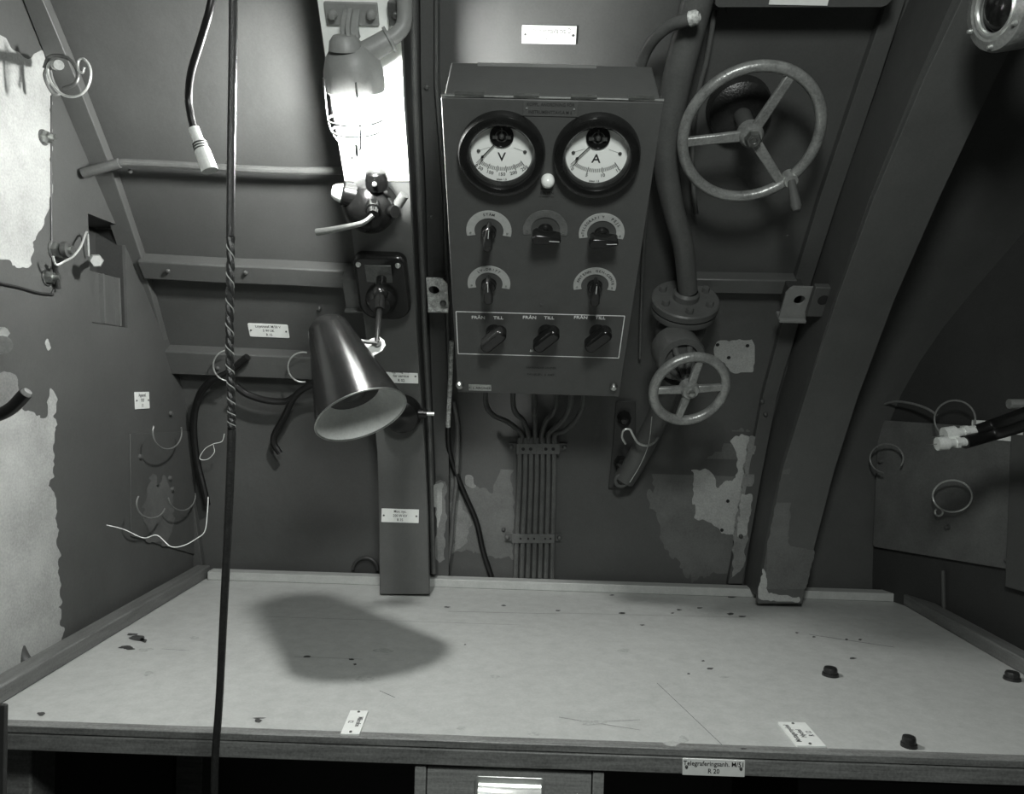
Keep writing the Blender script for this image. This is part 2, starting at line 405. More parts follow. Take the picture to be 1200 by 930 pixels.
# primer patches
patch('bare_patch', [(0, 40), (12, 52), (24, 66), (34, 72), (38, 62), (50, 60), (56, 80), (60, 110), (61, 200), (60, 232), (52, 262), (40, 285), (38, 310), (22, 316), (10, 305), (-40, 300), (-40, 30)], LW.hit, 'white', wall_left, jag=3, cell=2, seed=1)
patch('bare_patch', [(-40, 505), (6, 478), (22, 476), (44, 486), (54, 492), (58, 456), (66, 462), (64, 520), (60, 570), (67, 600), (70, 680), (74, 765), (-40, 845)], LW.hit, 'white', wall_left, jag=4, cell=2, seed=2)
patch('bare_patch', [(52, 400), (56, 396), (60, 408), (56, 412)], LW.hit, 'white', wall_left, jag=1, seed=2, cell=1.5)
patch('faint_patch', [(-20, 430), (20, 440), (26, 480), (-20, 500)], LW.hit, 'smear', wall_left, jag=8, off=.0004, seed=3)
patch('faint_patch', [(174, 560), (182, 555), (188, 575), (192, 552), (200, 575), (205, 605), (196, 640), (175, 635), (168, 600)], LW.hit, 'smear2', wall_left, jag=6, off=.0024, seed=4)
patch('faint_patch', [(528, 560), (555, 572), (575, 575), (590, 548), (602, 545), (602, 655), (560, 652), (545, 640), (528, 655)], H, 'smear2', wall_back, jag=6, off=.0007, seed=5, stre=(1, .5))
patch('bare_patch', [(526, 590), (540, 585), (552, 610), (548, 640), (530, 650)], H, 'smear', wall_back, jag=7, off=.0011, seed=6)
patch('bare_patch', [(545, 556), (556, 558), (557, 570), (548, 572)], H, 'smear', wall_back, jag=4, off=.0011, seed=9)
patch('bare_patch', [(510, 562), (522, 560), (523, 600), (520, 655), (510, 660)], lambda x, y, o: H(x, y, o+.016), 'smear', wall_back, jag=6, off=.0004, seed=6, stre=(1, .3))
patch('bare_patch', [(510, 566), (519, 563), (518, 600), (511, 620)], lambda x, y, o: H(x, y, o+.016), 'white', wall_back, jag=4, off=.0007, seed=8, stre=(1, .3))
patch('faint_patch', [(758, 545), (790, 543), (820, 548), (845, 530), (858, 500), (880, 505), (880, 660), (845, 672), (805, 680), (780, 640), (765, 590)], H, 'smear2', wall_back, jag=9, off=.0007, seed=11, stre=(1, .5))
patch('bare_patch', [(813, 588), (813, 552), (832, 548), (840, 570), (862, 560), (864, 530), (856, 518), (862, 510), (880, 512), (874, 560), (868, 628), (848, 624), (838, 612), (815, 608)], H, 'white', wall_back, jag=4, off=.0012, seed=12)
patch('bare_patch', [(868, 580), (882, 578), (876, 628), (862, 628)], lambda x, y, o: H(x, y, o+.012), 'white', wall_back, jag=3, off=.0006, seed=13)
patch('faint_patch', [(878, 510), (888, 512), (884, 560), (872, 660), (858, 680), (858, 640)], lambda x, y, o: H(x, y, o+.012), 'smear', wall_back, jag=3, off=.0004, seed=14)
patch('faint_patch', [(917, 551), (926, 548), (926, 590), (924, 640), (955, 644), (945, 690), (895, 690), (900, 636)], lambda x, y, o: H(x, y, o+OF), 'smear2', ribr, jag=1.5, off=.0005, seed=15)
patch('bare_patch', [(888, 702), (894, 665), (898, 672), (900, 694), (940, 701), (936, 706)], lambda x, y, o: H(x, y, o+OF), 'white', ribr, jag=2, off=.0009, seed=16, cell=1.5)
cp = patch('bare_patch', [(836, 408), (841, 399), (881, 398), (885, 404), (883, 436), (857, 437), (848, 425), (838, 420)], H, 'white', wall_back, jag=1.5, off=.0012, seed=17, cell=1.5)
for x, y in ((841, 404), (876, 405), (854, 419), (853, 587), (846, 621)):
    obj('screw_hole', MB().lathe([(0, 0), (.0028, 0), (.0028, -.0004)], HM(x, y, .0019), 12), 'void', wall_back)
# panel groove on the left wall, plate on the left wall
g = MB(); pp = [LW.hit(x, y, .0015) for x, y in ((-10, 330), (20, 336), (45, 343), (62, 345))]
g.tube(cr(pp, 4), .0016, 6); obj('panel_joint', g, 'void', wall_left)
g = MB(); pp = [LW.hit(x, y, .001) for x, y in ((60, 345), (66, 330), (61, 300), (60, 200), (60, 112))]
g.tube(cr(pp, 4), .0012, 6); obj('panel_joint', g, 'hull2', wall_left)
cn = [LW.hit(x, y) for x, y in ((151, 508), (228, 505), (228, 650), (152, 628))]
mb = MB().prism([((p-LW.p).dot(LW.x), (p-LW.p).dot(LW.y)) for p in cn][::-1], 0, .002, frame(LW.p, LW.x, LW.y, LW.n))
pl = tag(obj('access_plate', mb, 'hull', bevel=.0006), 'thin grey cover plate on the left bulkhead beside the desk corner', 'plate')

# ================================================================== DESK
desk = thing('desk', 'wall to wall desk with pale worn top and oak edging', 'desk', (0.04, .95, 0))
XD0, XD1, YF_, YB_ = -.497, .592, .679, 1.212
obj('tabletop', MB().box(XD0, XD1+.0, YF_+.012, YB_, ZT-.018, ZT), 'top', desk, smooth=False)
obj('front_lip', MB().box(XD0, XD1+.01, YF_, YF_+.012, ZT-.0065, ZT+.0002), 'wood', desk, bevel=.0008)
obj('front_edge', MB().box(XD0, XD1+.01, YF_-.001, YF_+.012, ZT-.0218, ZT-.0072), 'wood', desk, bevel=.001)
# the top widens on the right in front of the slanting bulkhead
def rimbar(name, a, b, w, h, m):
    a, b = V(a), V(b); d = (b-a).normalized(); s = V((d.y, -d.x, 0))
    o = MB().loft4([[a, a+s*w, a+s*w+V((0, 0, h)), a+V((0, 0, h))], [b, b+s*w, b+s*w+V((0, 0, h)), b+V((0, 0, h))]])
    return obj(name, o, m, desk, bevel=.002)
rimbar('side_rim', (XD0-.016, .679, ZT), (XD0-.016, YB_, ZT), .022, .018, 'woody')
rimbar('side_rim', (XD1-.005, .679, ZT), (XD1-.005, YB_, ZT), .022, .018, 'woody')
obj('back_rim', MB().box(XD0+.01, XD1-.005, YB_-.022, YB_, ZT, ZT+.013), 'top', desk, bevel=.001)
for x, y in ((-.48, .72), (.55, .72), (-.48, 1.12), (.55, 1.12)):
    obj('leg', MB().box(x-.02, x+.02, y, y+.04, 0, ZT-.018), 'wood', desk, bevel=.002)
# joints and marks in the surface
mk = MB()
def seam(x0, y0, x1, y1, w=.0009, mbx=None):
    a, b = TT.hit(x0, y0, .0002), TT.hit(x1, y1, .0002); d = (b-a).normalized(); s = V((-d.y, d.x, 0))*w/2
    q = mbx or mk; n0 = len(q.v); q.v += [a-s, b-s, b+s, a+s]; q.f.append((n0, n0+1, n0+2, n0+3))
seam(525, 716, 655, 719); seam(655, 718, 870, 723, .0006); seam(310, 722, 610, 732, .0006); seam(345, 769, 425, 772, .0005)
seam(770, 800, 850, 876, .0006); seam(948, 743, 1048, 758, .0012); seam(445, 809, 463, 817, .0008); seam(190, 760, 222, 762, .0006); seam(705, 845, 750, 843, .0005); seam(655, 840, 750, 855, .0005)
def blob(cx, cy, rx, ry, seed, mbx, k=14):
    n0 = len(mbx.v); ps = []
    for i in range(k):
        a = 2*math.pi*i/k; r = 1+.6*noise.noise(V((math.cos(a)*1.3, math.sin(a)*1.3, seed*3.7)))
        mbx.v.append(TT.hit(cx+rx*r*math.cos(a), cy+ry*r*math.sin(a), .0003))
    mbx.v.append(TT.hit(cx, cy, .0003)); mbx.f += [(n0+k, n0+i, n0+(i+1) % k) for i in range(k)]
lt = MB()
for i, (x, y, a, b) in enumerate([(162, 747, 10, 3), (168, 750, 4, 2.5), (155, 743, 6, 1.5), (147, 758, 8, 2), (152, 760, 6, 1), (48, 836, 5, 2), (302, 844, 5, 2), (304, 841, 7, .8), (360, 769, 4, 1.5), (412, 772, 3, 1), (524, 711, 3.5, .8), (590, 709, 3, .7), (717, 697, 3, .7), (654, 715, 3, .8), (729, 718, 3.5, .9), (796, 714, 3, .9), (788, 718, 2, .7), (820, 712, 3.5, .8), (857, 698, 5, 2), (856, 719, 4, 1.2), (870, 722, 4, 1), (753, 732, 3, .7), (824, 774, 2, .8), (807, 789, 2, .8), (832, 783, 4, 1), (934, 741, 2, .8), (954, 746, 2, .8), (992, 749, 1.8, 1), (1008, 749, 1.8, 1), (871, 877, 4, 1), (416, 778, 2, 1), (545, 755, 1.3, .8), (1000, 771, 4, 1)]):
    blob(x, y, a, b, i, mk)
for i, (x, y, a, b) in enumerate([(427, 795, 10, 3.4), (172, 761, 8, 2), (174, 789, 5, 3), (786, 871, 9, 3), (228, 747, 6, 1.5), (625, 860, 8, 2), (541, 853, 5, 2.5), (732, 762, 7, 2), (848, 793, 6, 1.5), (693, 846, 16, 3), (800, 866, 6, 4), (450, 762, 12, 2.5), (580, 792, 5, 2)]):
    blob(x, y, a, b, 40+i, lt)
o = obj('stain_mark', mk, 'stain', desk, smooth=False); o['kind'] = 'stuff'
o = obj('faint_stain', lt, 'stain2', desk, smooth=False); o['kind'] = 'stuff'
# drawer unit under the desk
dr = thing('drawer_unit', 'oak drawer with bright cup handle hung under the desk front', 'drawer', (0, .70, ZT-.14))
YD = .6815
a = P(486, 903, YD).x; b = P(708, 910, YD).x; zt = ZT-.0245; zb2 = ZT-.15
obj('side_panel', MB().box(a, a+.010, YD, YD+.3, zb2, zt), 'woodl', dr, bevel=.001)
obj('side_panel', MB().box(b-.010, b, YD, YD+.3, zb2, zt), 'woodl', dr, bevel=.001)
dd = obj('drawer_front', MB().box(a+.011, b-.011, YD+.002, YD+.02, zb2, zt-.001), 'woodl', dr, bevel=.001)
Mh = frame(P(597, 935, YD-.001), V((1, 0, 0)), V((0, 0, 1)), V((0, -1, 0)))
hb = MB().prism(rrect(.062, .040, .003), 0, .002, Mh)
obj('handle', hb, 'chrome', dd, bevel=.0006)
hc = MB(); pr = []
for i in range(9):
    t = math.pi*i/8; pr.append([Mh @ V((x, .004+.010*math.cos(t)*1.0 - .0, .002+.016*math.sin(t)*(1-.15*abs(x)/.026))) for x in (-.028, -.024, -.012, 0, .012, .024, .028)])
for r in pr: hc.v += r
for j in range(8):
    for i in range(6): hc.f.append((j*7+i, j*7+i+1, (j+1)*7+i+1, (j+1)*7+i))
obj('handle_cup', hc, 'chrome', dd)
box2 = tag(obj('under_desk_locker', MB().box(P(935, 915, .73).x, .62, .73, .95, ZT-.2, ZT-.048), 'hull2', bevel=.002), 'dark painted locker below the right end of the desk', 'locker')

# ================================================================== INSTRUMENT CABINET
A = P(647, 113, .727)
tb = V((0, -.273, .286)).normalized()
BX = Plane(A, (1, 0, 0), tb)
c0, c1, c2, c3 = BX.hit(517, 112), BX.hit(777, 115), BX.hit(727, 463), BX.hit(536, 461)
def uv(p): q = p-BX.p; return q.dot(BX.x), q.dot(BX.y)
uL = (uv(c0)[0]+uv(c3)[0])/2; uR = (uv(c1)[0]+uv(c2)[0])/2; vT = (uv(c0)[1]+uv(c1)[1])/2; vB = (uv(c2)[1]+uv(c3)[1])/2
BM = frame(BX.p, BX.x, BX.y, BX.n)
cab = thing('instrument_cabinet', 'grey sheet steel instrument cabinet with two round dials and rotary switches', 'cabinet', BM @ T((uL+uR)/2, vB, -.08))
DP = .08
sh = MB().box(uL+.003, uR-.003, vB+.003, vT-.001, -DP, -.004, BM)
obj('housing', sh, 'boxp', cab, bevel=.0015)
obj('front_panel', MB().box(uL, uR, vB, vT-.003, -.004, 0, BM), 'boxp', cab, bevel=.0008)
hg = MB()
hg.cyl(BM @ V((uL, vT-.001, -.001)), BM @ V((uR, vT-.001, -.001)), .0014, n=8)
obj('hinge', hg, 'steel', cab)
for x0, x1 in ((533, 567), (602, 632), (669, 700), (737, 768)):
    p0, p1 = uv(BX.hit(x0, 111))[0], uv(BX.hit(x1, 111))[0]
    obj('hinge_leaf', MB().box(p0, p1, vT-.001, vT+.0006, -.006, .0006, BM), 'steel', cab)
obj('lid_strip', MB().box(uL+.03, uL+.15, vT-.0012, vT-.0002, -DP+.001, -DP+.008, BM), 'lamp_paint', cab)
# bracket feet behind the cabinet to the hull
for x in (uL+.03, uR-.03):
    for vv in (vB+.05, vT-.05):
        p = BM @ V((x, vv, -DP)); q = p-BX.n*.10
        t_ = 0
        while yw((p-BX.n*t_).z) > (p-BX.n*t_).y and t_ < .2: t_ += .004
        obj('mounting_stud', MB().cyl(p, p-BX.n*t_, .006), 'hull', cab)
def bxM(px, py, off=0): return BX.M(px, py, off)
def sc(px, py): return (BX.hit(px, py)-O).y/F
def meter(px, py, letter, nums, label, maj):
    M0 = bxM(px, py); s = sc(px, py); R = 51*s
    dial = obj('dial_housing', MB().lathe([(R*.70, .001), (R*.72, .0085), (R*.78, .0115), (R*.90, .0125), (R*.96, .0115), (R*.985, .008), (R, .003), (R, 0), (R*.7, 0)], M0, 56), 'black', cab)
    dial['label'] = label
    obj('dial_face', MB().lathe([(0, .0006), (R*.745, .0006)], M0, 48), 'dial', dial, smooth=False)
    my = R*.42; rw = R*.27
    obj('movement_window', MB().lathe([(0, .0007), (rw, .0007), (rw, .0022), (rw*.92, .0022), (rw*.9, .0012), (0, .0012)], M0 @ T(0, my), 32), 'black', dial)
    cg = MB().lathe([(0, .0055), (rw*.12, .0055), (rw*.2, .004), (rw*.22, .0012)], M0 @ T(0, my), 12)
    for sx in (-1, 1):
        cg.box(min(sx*rw*.35, sx*rw*.75), max(sx*rw*.35, sx*rw*.75), -rw*.22, rw*.02, .0012, .0030, M0 @ T(0, my)).lathe([(0, .0042), (rw*.09, .004), (rw*.11, .003)], M0 @ T(sx*rw*.52, my-rw*.1), 8)
    cg.box(-rw*.06, rw*.06, rw*.2, rw*.7, .0012, .0022, M0 @ T(0, my)).torus(rw*.5, rw*.05, M0 @ T(0, my, .0014), 20, 5)
    obj('movement', cg, 'darksteel', dial)
    piv = my+R*.0; a_n = math.radians(-41)
    nd = MB(); Mn = M0 @ T(0, piv) @ Matrix.Rotation(math.radians(-42), 4, 'Z')
    nd.box(-.0005, .0005, -R*.66, -rw*.9, .0032, .0037, Mn).box(-.00022, .00022, -R*.86, -R*.66, .0032, .0037, Mn)
    nd.prism([(0, -R*.72), (.0016, -R*.655), (0, -R*.60), (-.0016, -R*.655)], .0032, .0037, Mn)
    obj('needle', nd, 'ink', dial)
    tk = MB(); N = 30
    for i in range(N+1):
        ang = math.radians(-36+72*i/N); L = .15 if i % maj == 0 else .09; ww = .0003 if i % maj else .0004
        tk.box(-ww, ww, -R*(.80+L*.6), -R*(.80-L*.4), .0007, .0009, M0 @ T(0, piv) @ Matrix.Rotation(ang, 4, 'Z'))
    obj('scale_marks', tk, 'midink', dial)
    for i, nn in enumerate(nums):
        ang = math.radians(-34+68*i/(len(nums)-1))
        txt(nn, R*.115, M0 @ T(0, piv) @ Matrix.Rotation(ang, 4, 'Z') @ T(0, -R*.945, .0008), 'midink', dial)
    txt(letter, R*.30, M0 @ T(0, -R*.10, .0008), 'ink', dial)
    txt('ASEA' if 0 else 'klass 1,5', R*.07, M0 @ T(0, -R*.655, .0008), 'midink', dial)
    for sx in (-1, 1):
        obj('face_screw', MB().lathe([(0, .0018), (R*.035, .0015), (R*.045, .0006)], M0 @ T(sx*R*.53, R*.04), 10), 'darksteel', dial)
        lm = MB(); a_ = V((sx*R*.50, R*.06, .0008)); b_ = V((sx*R*.27, R*.14, .0008)); lm.cyl(M0 @ a_, M0 @ b_, .00013, n=5); obj('scale_marks', lm, 'midink', dial)
    obj('glass', MB().lathe([(0, .0062), (R*.715, .0062)], M0, 40), 'glass', dial, smooth=False)
meter(588, 179, 'V', ['0 50', '100', '150', '200', '250'], 'round black rimmed voltage dial, the left of the two', 6)
meter(699, 181, 'A', ['0', '5', '10', '15'], 'round black rimmed current dial, the right of the two', 10)
s = sc(642, 212)
pb = obj('push_button', MB().lathe([(8*s, 0), (8*s, .003), (7.2*s, .007), (5*s, .0095), (2.5*s, .0105), (0, .0108)], bxM(642, 210.5), 24), 'porc', cab); pb['label'] = 'round white push button'
Mx = bxM(641, 226, .0003); bp = obj('button_plate', MB().box(-.0075, .0075, -.004, .004, -.0002, .0003, Mx), 'boxp', cab); txt('BELYSN', .0042, Mx @ T(0, 0, .0004), 'ink', cab)
Mx = bxM(645, 127, 0); np_ = obj('title_plate', MB().box(-.026, .026, -.0075, .0075, 0, .0008, Mx), 'steel_paint', cab, bevel=.0002)
txt('KOPPL. ANORDNING FÖR', .0046, Mx @ T(0, .0038, .0009), 'ink', np_, sx=.83); txt('INSTRUMENTTAVLA M 5', .0046, Mx @ T(0, -.0036, .0009), 'ink', np_, sx=.83)
for sx in (-.0225, .0225): obj('plate_screw', MB().lathe([(0, .0018), (.0008, .0014), (.001, .0006)], Mx @ T(sx, 0), 8), 'chrome', np_)
def arcplate(px, py, ro, ri, m, texts):
    M0 = bxM(px, py); s = sc(px, py); ro *= s; ri *= s; poly = []; N = 28
    for i in range(N+1):
        a = math.radians(-16+212*i/N); poly.append((ro*math.cos(a), ro*math.sin(a)))
    y0 = ro*math.sin(math.radians(-16))
    for i in range(N+1):
        a = math.radians(196+4-(212+8)*i/N); poly.append((ri*math.cos(a), max(ri*math.sin(a), y0)))
    mb = MB(); n2 = N+1
    for z in (0.0, .0009):
        for p in poly: mb.v.append(M0 @ V((p[0], p[1], z)))
    L = len(poly)
    for i in range(N):
        j = L-1-i
        mb.f.append((L+i, L+i+1, L+j-1, L+j)); 
    for i in range(L): mb.f.append((i, (i+1) % L, L+(i+1) % L, L+i))
    o = obj('scale_plate', mb, m, cab)
    for t, ang, sz in texts:
        k = len(t); 
        for q, ch in enumerate(t):
            if ch == ' ': continue
            a = math.radians(ang-(q-(k-1)/2)*sz*.78*57.3/((ro+ri)/2/s))
            txt(ch, sz*s, M0 @ Matrix.Rotation(a-math.pi/2, 4, 'Z') @ T(0, (ro+ri)/2, .001), 'ink', o)
    for a in (-8, 188):
        r_ = (ro+ri)/2; a = math.radians(a)
        obj('plate_screw', MB().lathe([(0, .0022), (.0008, .0018), (.0012, .0009)], M0 @ T(r_*math.cos(a), r_*math.sin(a)), 8), 'steel', o)
    return M0, s
def pointer(M0, s, ang, L=17, wdt=5.5, H_=.022, sub=None):
    Mk = M0 @ Matrix.Rotation(math.radians(ang), 4, 'Z')
    kb = obj('switch_knob', MB().lathe([(8*s*1.0, 0), (9*s, .001), (8.5*s, .007), (7*s, .009), (0, .0095)], M0, 20), 'black', cab)
    poly = [(-wdt*s, -L*.62*s), (-wdt*.5*s, -L*.85*s), (wdt*.5*s, -L*.85*s), (wdt*s, -L*.62*s), (wdt*.9*s, 0), (wdt*.35*s, L*s), (-wdt*.35*s, L*s), (-wdt*.9*s, 0)]
    obj('grip', MB().prism(poly, .006, H_, Mk), 'black', kb, bevel=.0015)
    obj('pointer_line', MB().box(-.0003, .0003, L*.25*s, L*.9*s, H_, H_+.0002, Mk), 'engr', kb)
M0, s = arcplate(573, 270, 26.5, 17, 'plate', [('STÄM', 90, 4.6)]); pointer(M0, s, -4)
M0, s = arcplate(639, 269, 26, 17, 'platedim', []); pointer(M0, s, -92, 18, 6.5)
M0, s = arcplate(705, 273, 26.5, 17, 'plate', [('TELEGRAFI', 142, 4.6), ('Y', 90, 4.6), ('PEJL', 45, 5)]); pointer(M0, s, -87, 18, 6.5)
M0, s = arcplate(573, 332, 25, 16, 'plate', [('LV-DRIFT', 90, 4.6)]); pointer(M0, s, 0)
M0, s = arcplate(697, 334, 25, 16, 'plate', [('ANTENN', 138, 4.8), ('GEN-CENTR', 48, 4.6)]); pointer(M0, s, 0)
for x, y in ((573, 356), (634, 357), (694, 356)): obj('panel_screw', MB().lathe([(0, .0015), (.0016, .001), (.002, 0)], bxM(x, y), 10), 'boxp', cab)
# framed row
fr = [(534.5, 366.5), (732, 368.5), (725.5, 417.5), (537, 416)]
fm = MB()
q = [uv(BX.hit(*p)) for p in fr]; ul = (q[0][0]+q[3][0])/2; ur = (q[1][0]+q[2][0])/2; vt = (q[0][1]+q[1][1])/2; vb = (q[2][1]+q[3][1])/2
for (x0, x1, y0, y1) in ((ul, ur, vt-.0005, vt+.0005), (ul, ur, vb-.0005, vb+.0005), (ul-.0005, ul+.0005, vb, vt), (ur-.0005, ur+.0005, vb, vt)): fm.box(x0, x1, y0, y1, 0, .0002, BM)
obj('engraved_frame', fm, 'engr', cab, smooth=False)
for kx, fx, tx in ((571, 560.5, 584), (632, 620.5, 643.5), (692, 680.5, 703.5)):
    txt('FRÅN', .0062, bxM(fx, 372, .0002), 'engr', cab, sx=1.05); txt('TILL', .0062, bxM(tx, 372.5, .0002), 'engr', cab, sx=1.05)
    M0 = bxM(kx+8, 387); s = sc(kx, 391)
    kn = obj('switch_knob', MB().lathe([(9*s, 0), (9.5*s, .002), (8.5*s, .010), (0, .011)], M0, 20), 'black', cab)
    Mk = M0 @ Matrix.Rotation(math.radians(-42), 4, 'Z') 
    gm = MB().prism(rrect(15*s, 37*s, 7*s, 5), .008, .024, Mk)
    obj('grip', gm, 'black', kn, bevel=.003)
txt('51', .0045, bxM(623, 411, .0002), 'engr', cab)
txt('SÄKRINGAR UNDER', .0042, bxM(634, 431, .0001), 'ink', cab); txt('PANELEN  6 AMP.', .0046, bxM(634, 439, .0001), 'ink', cab)
for x, y in ((539, 450), (719, 452)):
    kn = obj('thumb_screw', MB().lathe([(0, .006), (.0035, .0055), (.005, .003), (.005, 0), (0, 0)], bxM(x, y), 16), 'steel', cab)
Mx = bxM(562.5, 453.5); o = obj('maker_plate', MB().box(-.0145, .0145, -.0052, .0052, 0, .0012, Mx), 'steel', cab, bevel=.0002); txt('C L ARONER', .005, Mx @ T(0, -.0005, .0013), 'ink', o)

# ================================================================== TAGS
def nametag(M0, w, h, lines, label, ink='ink', m='tag', th=.0012, sizes=None, screws=True, group=None, name='name_tag', rr=.0006, sx=.9, shift=0):
    t = thing(name, label, 'tag', M0, group)
    obj('tag_plate', MB().prism(rrect(w, h, rr, 3), 0, th, M0), m, t, bevel=.0002)
    n = len(lines)
    for i, l in enumerate(lines):
        sz = (sizes[i] if sizes else h*.80/max(n, 1.6))
        txt(l, sz, M0 @ T(shift, (n-1)/2*h/(n+.25)-i*h/(n+.25), th+.0001), ink, t, sx=sx)
    if screws:
        for s_ in (-1, 1): obj('screw', MB().lathe([(0, .0012), (.0011, .0009), (.0015, 0)], M0 @ T(s_*(w/2-.0035), 0, th), 10), 'darksteel', t)
    return t
def at(px, py, off=.0): return HM(px, py, off)
def mm(Mx): return (Mx.translation-O).y/F
Mx = at(643.5, 40.5, .0005); s = mm(Mx); nametag(Mx, 63*s, 20*s, ['Instrumenttavla typ D', 'R 5'], 'white tag on the hull plating above the instrument cabinet', 'palink', sx=.72)
Mx = rotz(at(315, 387, .0005), -math.radians(1)); s = mm(Mx); nametag(Mx, 47*s, 18*s, ['Linjetransf. M/50 V', '5 W UK', 'R 15'], 'white round-cornered tag on the hull between the two left stiffeners', sx=.82, rr=.002)
Mx = at(470, 440, OF+.0003); s = mm(Mx); nametag(Mx, 40*s, 19*s, ['Vägguttag 115 ~', 'för service', 'R 02'], 'white tag on the lamp rib half hidden by the black shade', sx=.85)
Mx = at(469, 604, OF+.0003); s = mm(Mx); nametag(Mx, 44*s, 16*s, ['Mon. nyc.', '200 W KV', 'R 35'], 'white tag low on the lamp rib just above the desk', sx=.9)
Mx = LW.M(166, 469, .0003); s = mm(Mx); nametag(Mx, .040, 20*s, ['Apparatl.', 'TKF', '11'], 'small square tag on the left bulkhead below the recess', sx=.9)
Mx = frame(P(836, 898.5, YF_-.0013), V((1, 0, 0)), V((0, 0, 1)), V((0, -1, 0))); s = mm(Mx); nametag(Mx, 73*s, 19.5*s, ['Telegraferingsanh. M/51', 'R 20'], 'white tag screwed to the front edge of the desk', sx=.95)
def deskTag(cs, lines, label, flip):
    p = [TT.hit(*c) for c in cs]       # far-left, far-right, near-right, near-left
    c = sum(p, V())/4; ey = ((p[0]+p[1])/2-(p[2]+p[3])/2); L = ey.length; ey.normalize(); 
    ex = V((ey.y, -ey.x, 0)); W_ = abs((p[1]-p[0]).dot(ex)*.5+(p[2]-p[3]).dot(ex)*.5)
    Mx = frame(c, ey*-1, ex, V((0, 0, 1))) if flip else frame(c, ey, ex*-1, V((0, 0, 1)))
    return nametag(Mx, L, W_, lines, label, 'midink', th=.002, sx=.8)
deskTag([(411, 835), (431, 834), (422, 862), (398, 862)], ['Mikrofon', '12'], 'small white tag lying on the left half of the desk near its front edge', True)
deskTag([(911, 848), (944, 848), (967, 876), (935, 876)], ['Mottagarnyckel', 'Nyckel', 'R 12'], 'white tag lying askew on the desk right of the middle', False)

# ================================================================== BULKHEAD LAMP
OB = OF
Mp = HM(413, 17, OB+.0005); sm = mm(Mp)
lampM = HM(414, 100, OB)
lamp = thing('bulkhead_lamp', 'lit caged bulkhead lamp with grey cast housing at top of the rib', 'lamp', Mp)
obj('mounting_plate', MB().box(-31*sm, 31*sm, -11*sm, 14*sm, 0, .004, Mp), 'lamp_paint', lamp, bevel=.001)
for x in (390, 435):
    Mq = HM(x, 17, OB+.0045); obj('bolt', MB().lathe([(0, .008), (.003, .007), (.0045, .004), (.005, 0), (0, 0)], Mq, 14), 'lamp_paint', lamp)
# ribbed arm
pA = HM(412, 10, OB+.004); pB = HM(411, 46, OB+.042)
out = []
for k in range(7):
    t = k/6; c = pA.translation.lerp(pB.translation, t)+pA.col[2].xyz*(.012*math.sin(math.pi*t)); n_ = pA.col[2].xyz; x_ = V((1, 0, 0))*(10*sm)
    out.append([c-x_, c+x_, c+x_-n_*.008, c-x_-n_*.008])
arm = obj('arm', MB().loft4(out), 'lamp_paint', lamp, bevel=.001)
rb = MB()
out = [[p[0]*.62+p[1]*.38+V((0, -.007, -.003)), p[0]*.38+p[1]*.62+V((0, -.007, -.003)), p[2]*.62+p[3]*.38, p[2]*.38+p[3]*.62] for p in out]
out = [[r[0], r[1], (r[1]+V((0, .008, .003))), (r[0]+V((0, .008, .003)))] for r in out]
obj('arm_rib', rb.loft4(out), 'lamp_paint', arm, bevel=.0008)
# housing: dome with axis down the rib
cH = HM(414, 80, OB+.040); axU = cH.col[1].xyz; axU = (axU*.8+V((0, 0, .2))).normalized()
def axM(c, up):
    z = V(up).normalized(); x = V((1, 0, 0)); y = z.cross(x).normalized(); x = y.cross(z); return frame(c, x, y, z)
AM = axM(cH.translation, axU); s = mm(cH)
R = 35*s
obj('housing', MB().lathe([(0, .024), (R*.4, .0235), (R*.68, .019), (R*.88, .010), (R*.99, -.002), (R*1.02, -.012), (R*1.0, -.020), (R*.93, -.022), (R*.9, -.015), (0, -.010)], AM, 36), 'lamp_paint', lamp)
obj('housing_boss', MB().lathe([(0, .034), (R*.36, .033), (R*.5, .028), (R*.55, .020)], AM @ T(-.004, -.008, -.002), 24), 'lamp_paint', lamp)
bs = HM(438, 57, OB+.035).translation; be = HM(455, 47, OB+.030).translation; 
bc = obj('cable_gland', MB().cyl(bs-(be-bs)*.8, be, .0115, .0105, 20).cyl(be, be+(be-bs)*.18, .0125, .0125, 20), 'lamp_paint', lamp)
# globe and cage
G = axM(HM(415, 122, OB+.056).translation, axU); s = mm(G); rg = 30*s
obj('glass_globe', MB().lathe([(rg*.8, .028), (rg*.86, .020), (rg*.9, 0), (rg*.86, -.016), (rg*.66, -.028), (rg*.35, -.035), (0, -.037)], G, 32), 'glass', lamp)
obj('lit_bulb', MB().lathe([(0, .020), (.006, .018), (.008, .010), (.012, 0), (.013, -.008), (.011, -.016), (.006, -.021), (0, -.022)], G, 24), 'bulb', lamp)
cg = [0, 90, 180, 270]
for a in (20, 110, 200, 290):
    a = math.radians(a); pts = [G @ V((math.cos(a)*rr, math.sin(a)*rr, h)) for rr, h in ((rg*1.05, .026), (rg*1.08, 0), (rg*1.04, -.020), (rg*.75, -.036), (rg*.3, -.043))]
    obj('cage_bar', MB().tube(cr(pts, 4), .0011, 6), 'darksteel', lamp)
obj('cage_ring', MB().torus(rg*1.07, .0011, G @ T(0, 0, -.014), 40, 6), 'darksteel', lamp)
obj('cage_ring', MB().torus(rg*.98, .0011, G @ T(0, 0, -.025), 40, 6), 'darksteel', lamp)
obj('cage_tab', MB().cyl(G @ V((.002, -rg*.7, -.034)), G @ V((.002, -rg*.72, -.046)), .0014, n=8), 'darksteel', lamp)
pts = [be+(be-bs)*.15, HM(465, 40, OB+.026).translation, HM(473, 28, OB+.02).translation, HM(474, 0, OB+.016).translation, HM(472, -60, OB+.016).translation, HM(466, -320, OB+.016).translation]
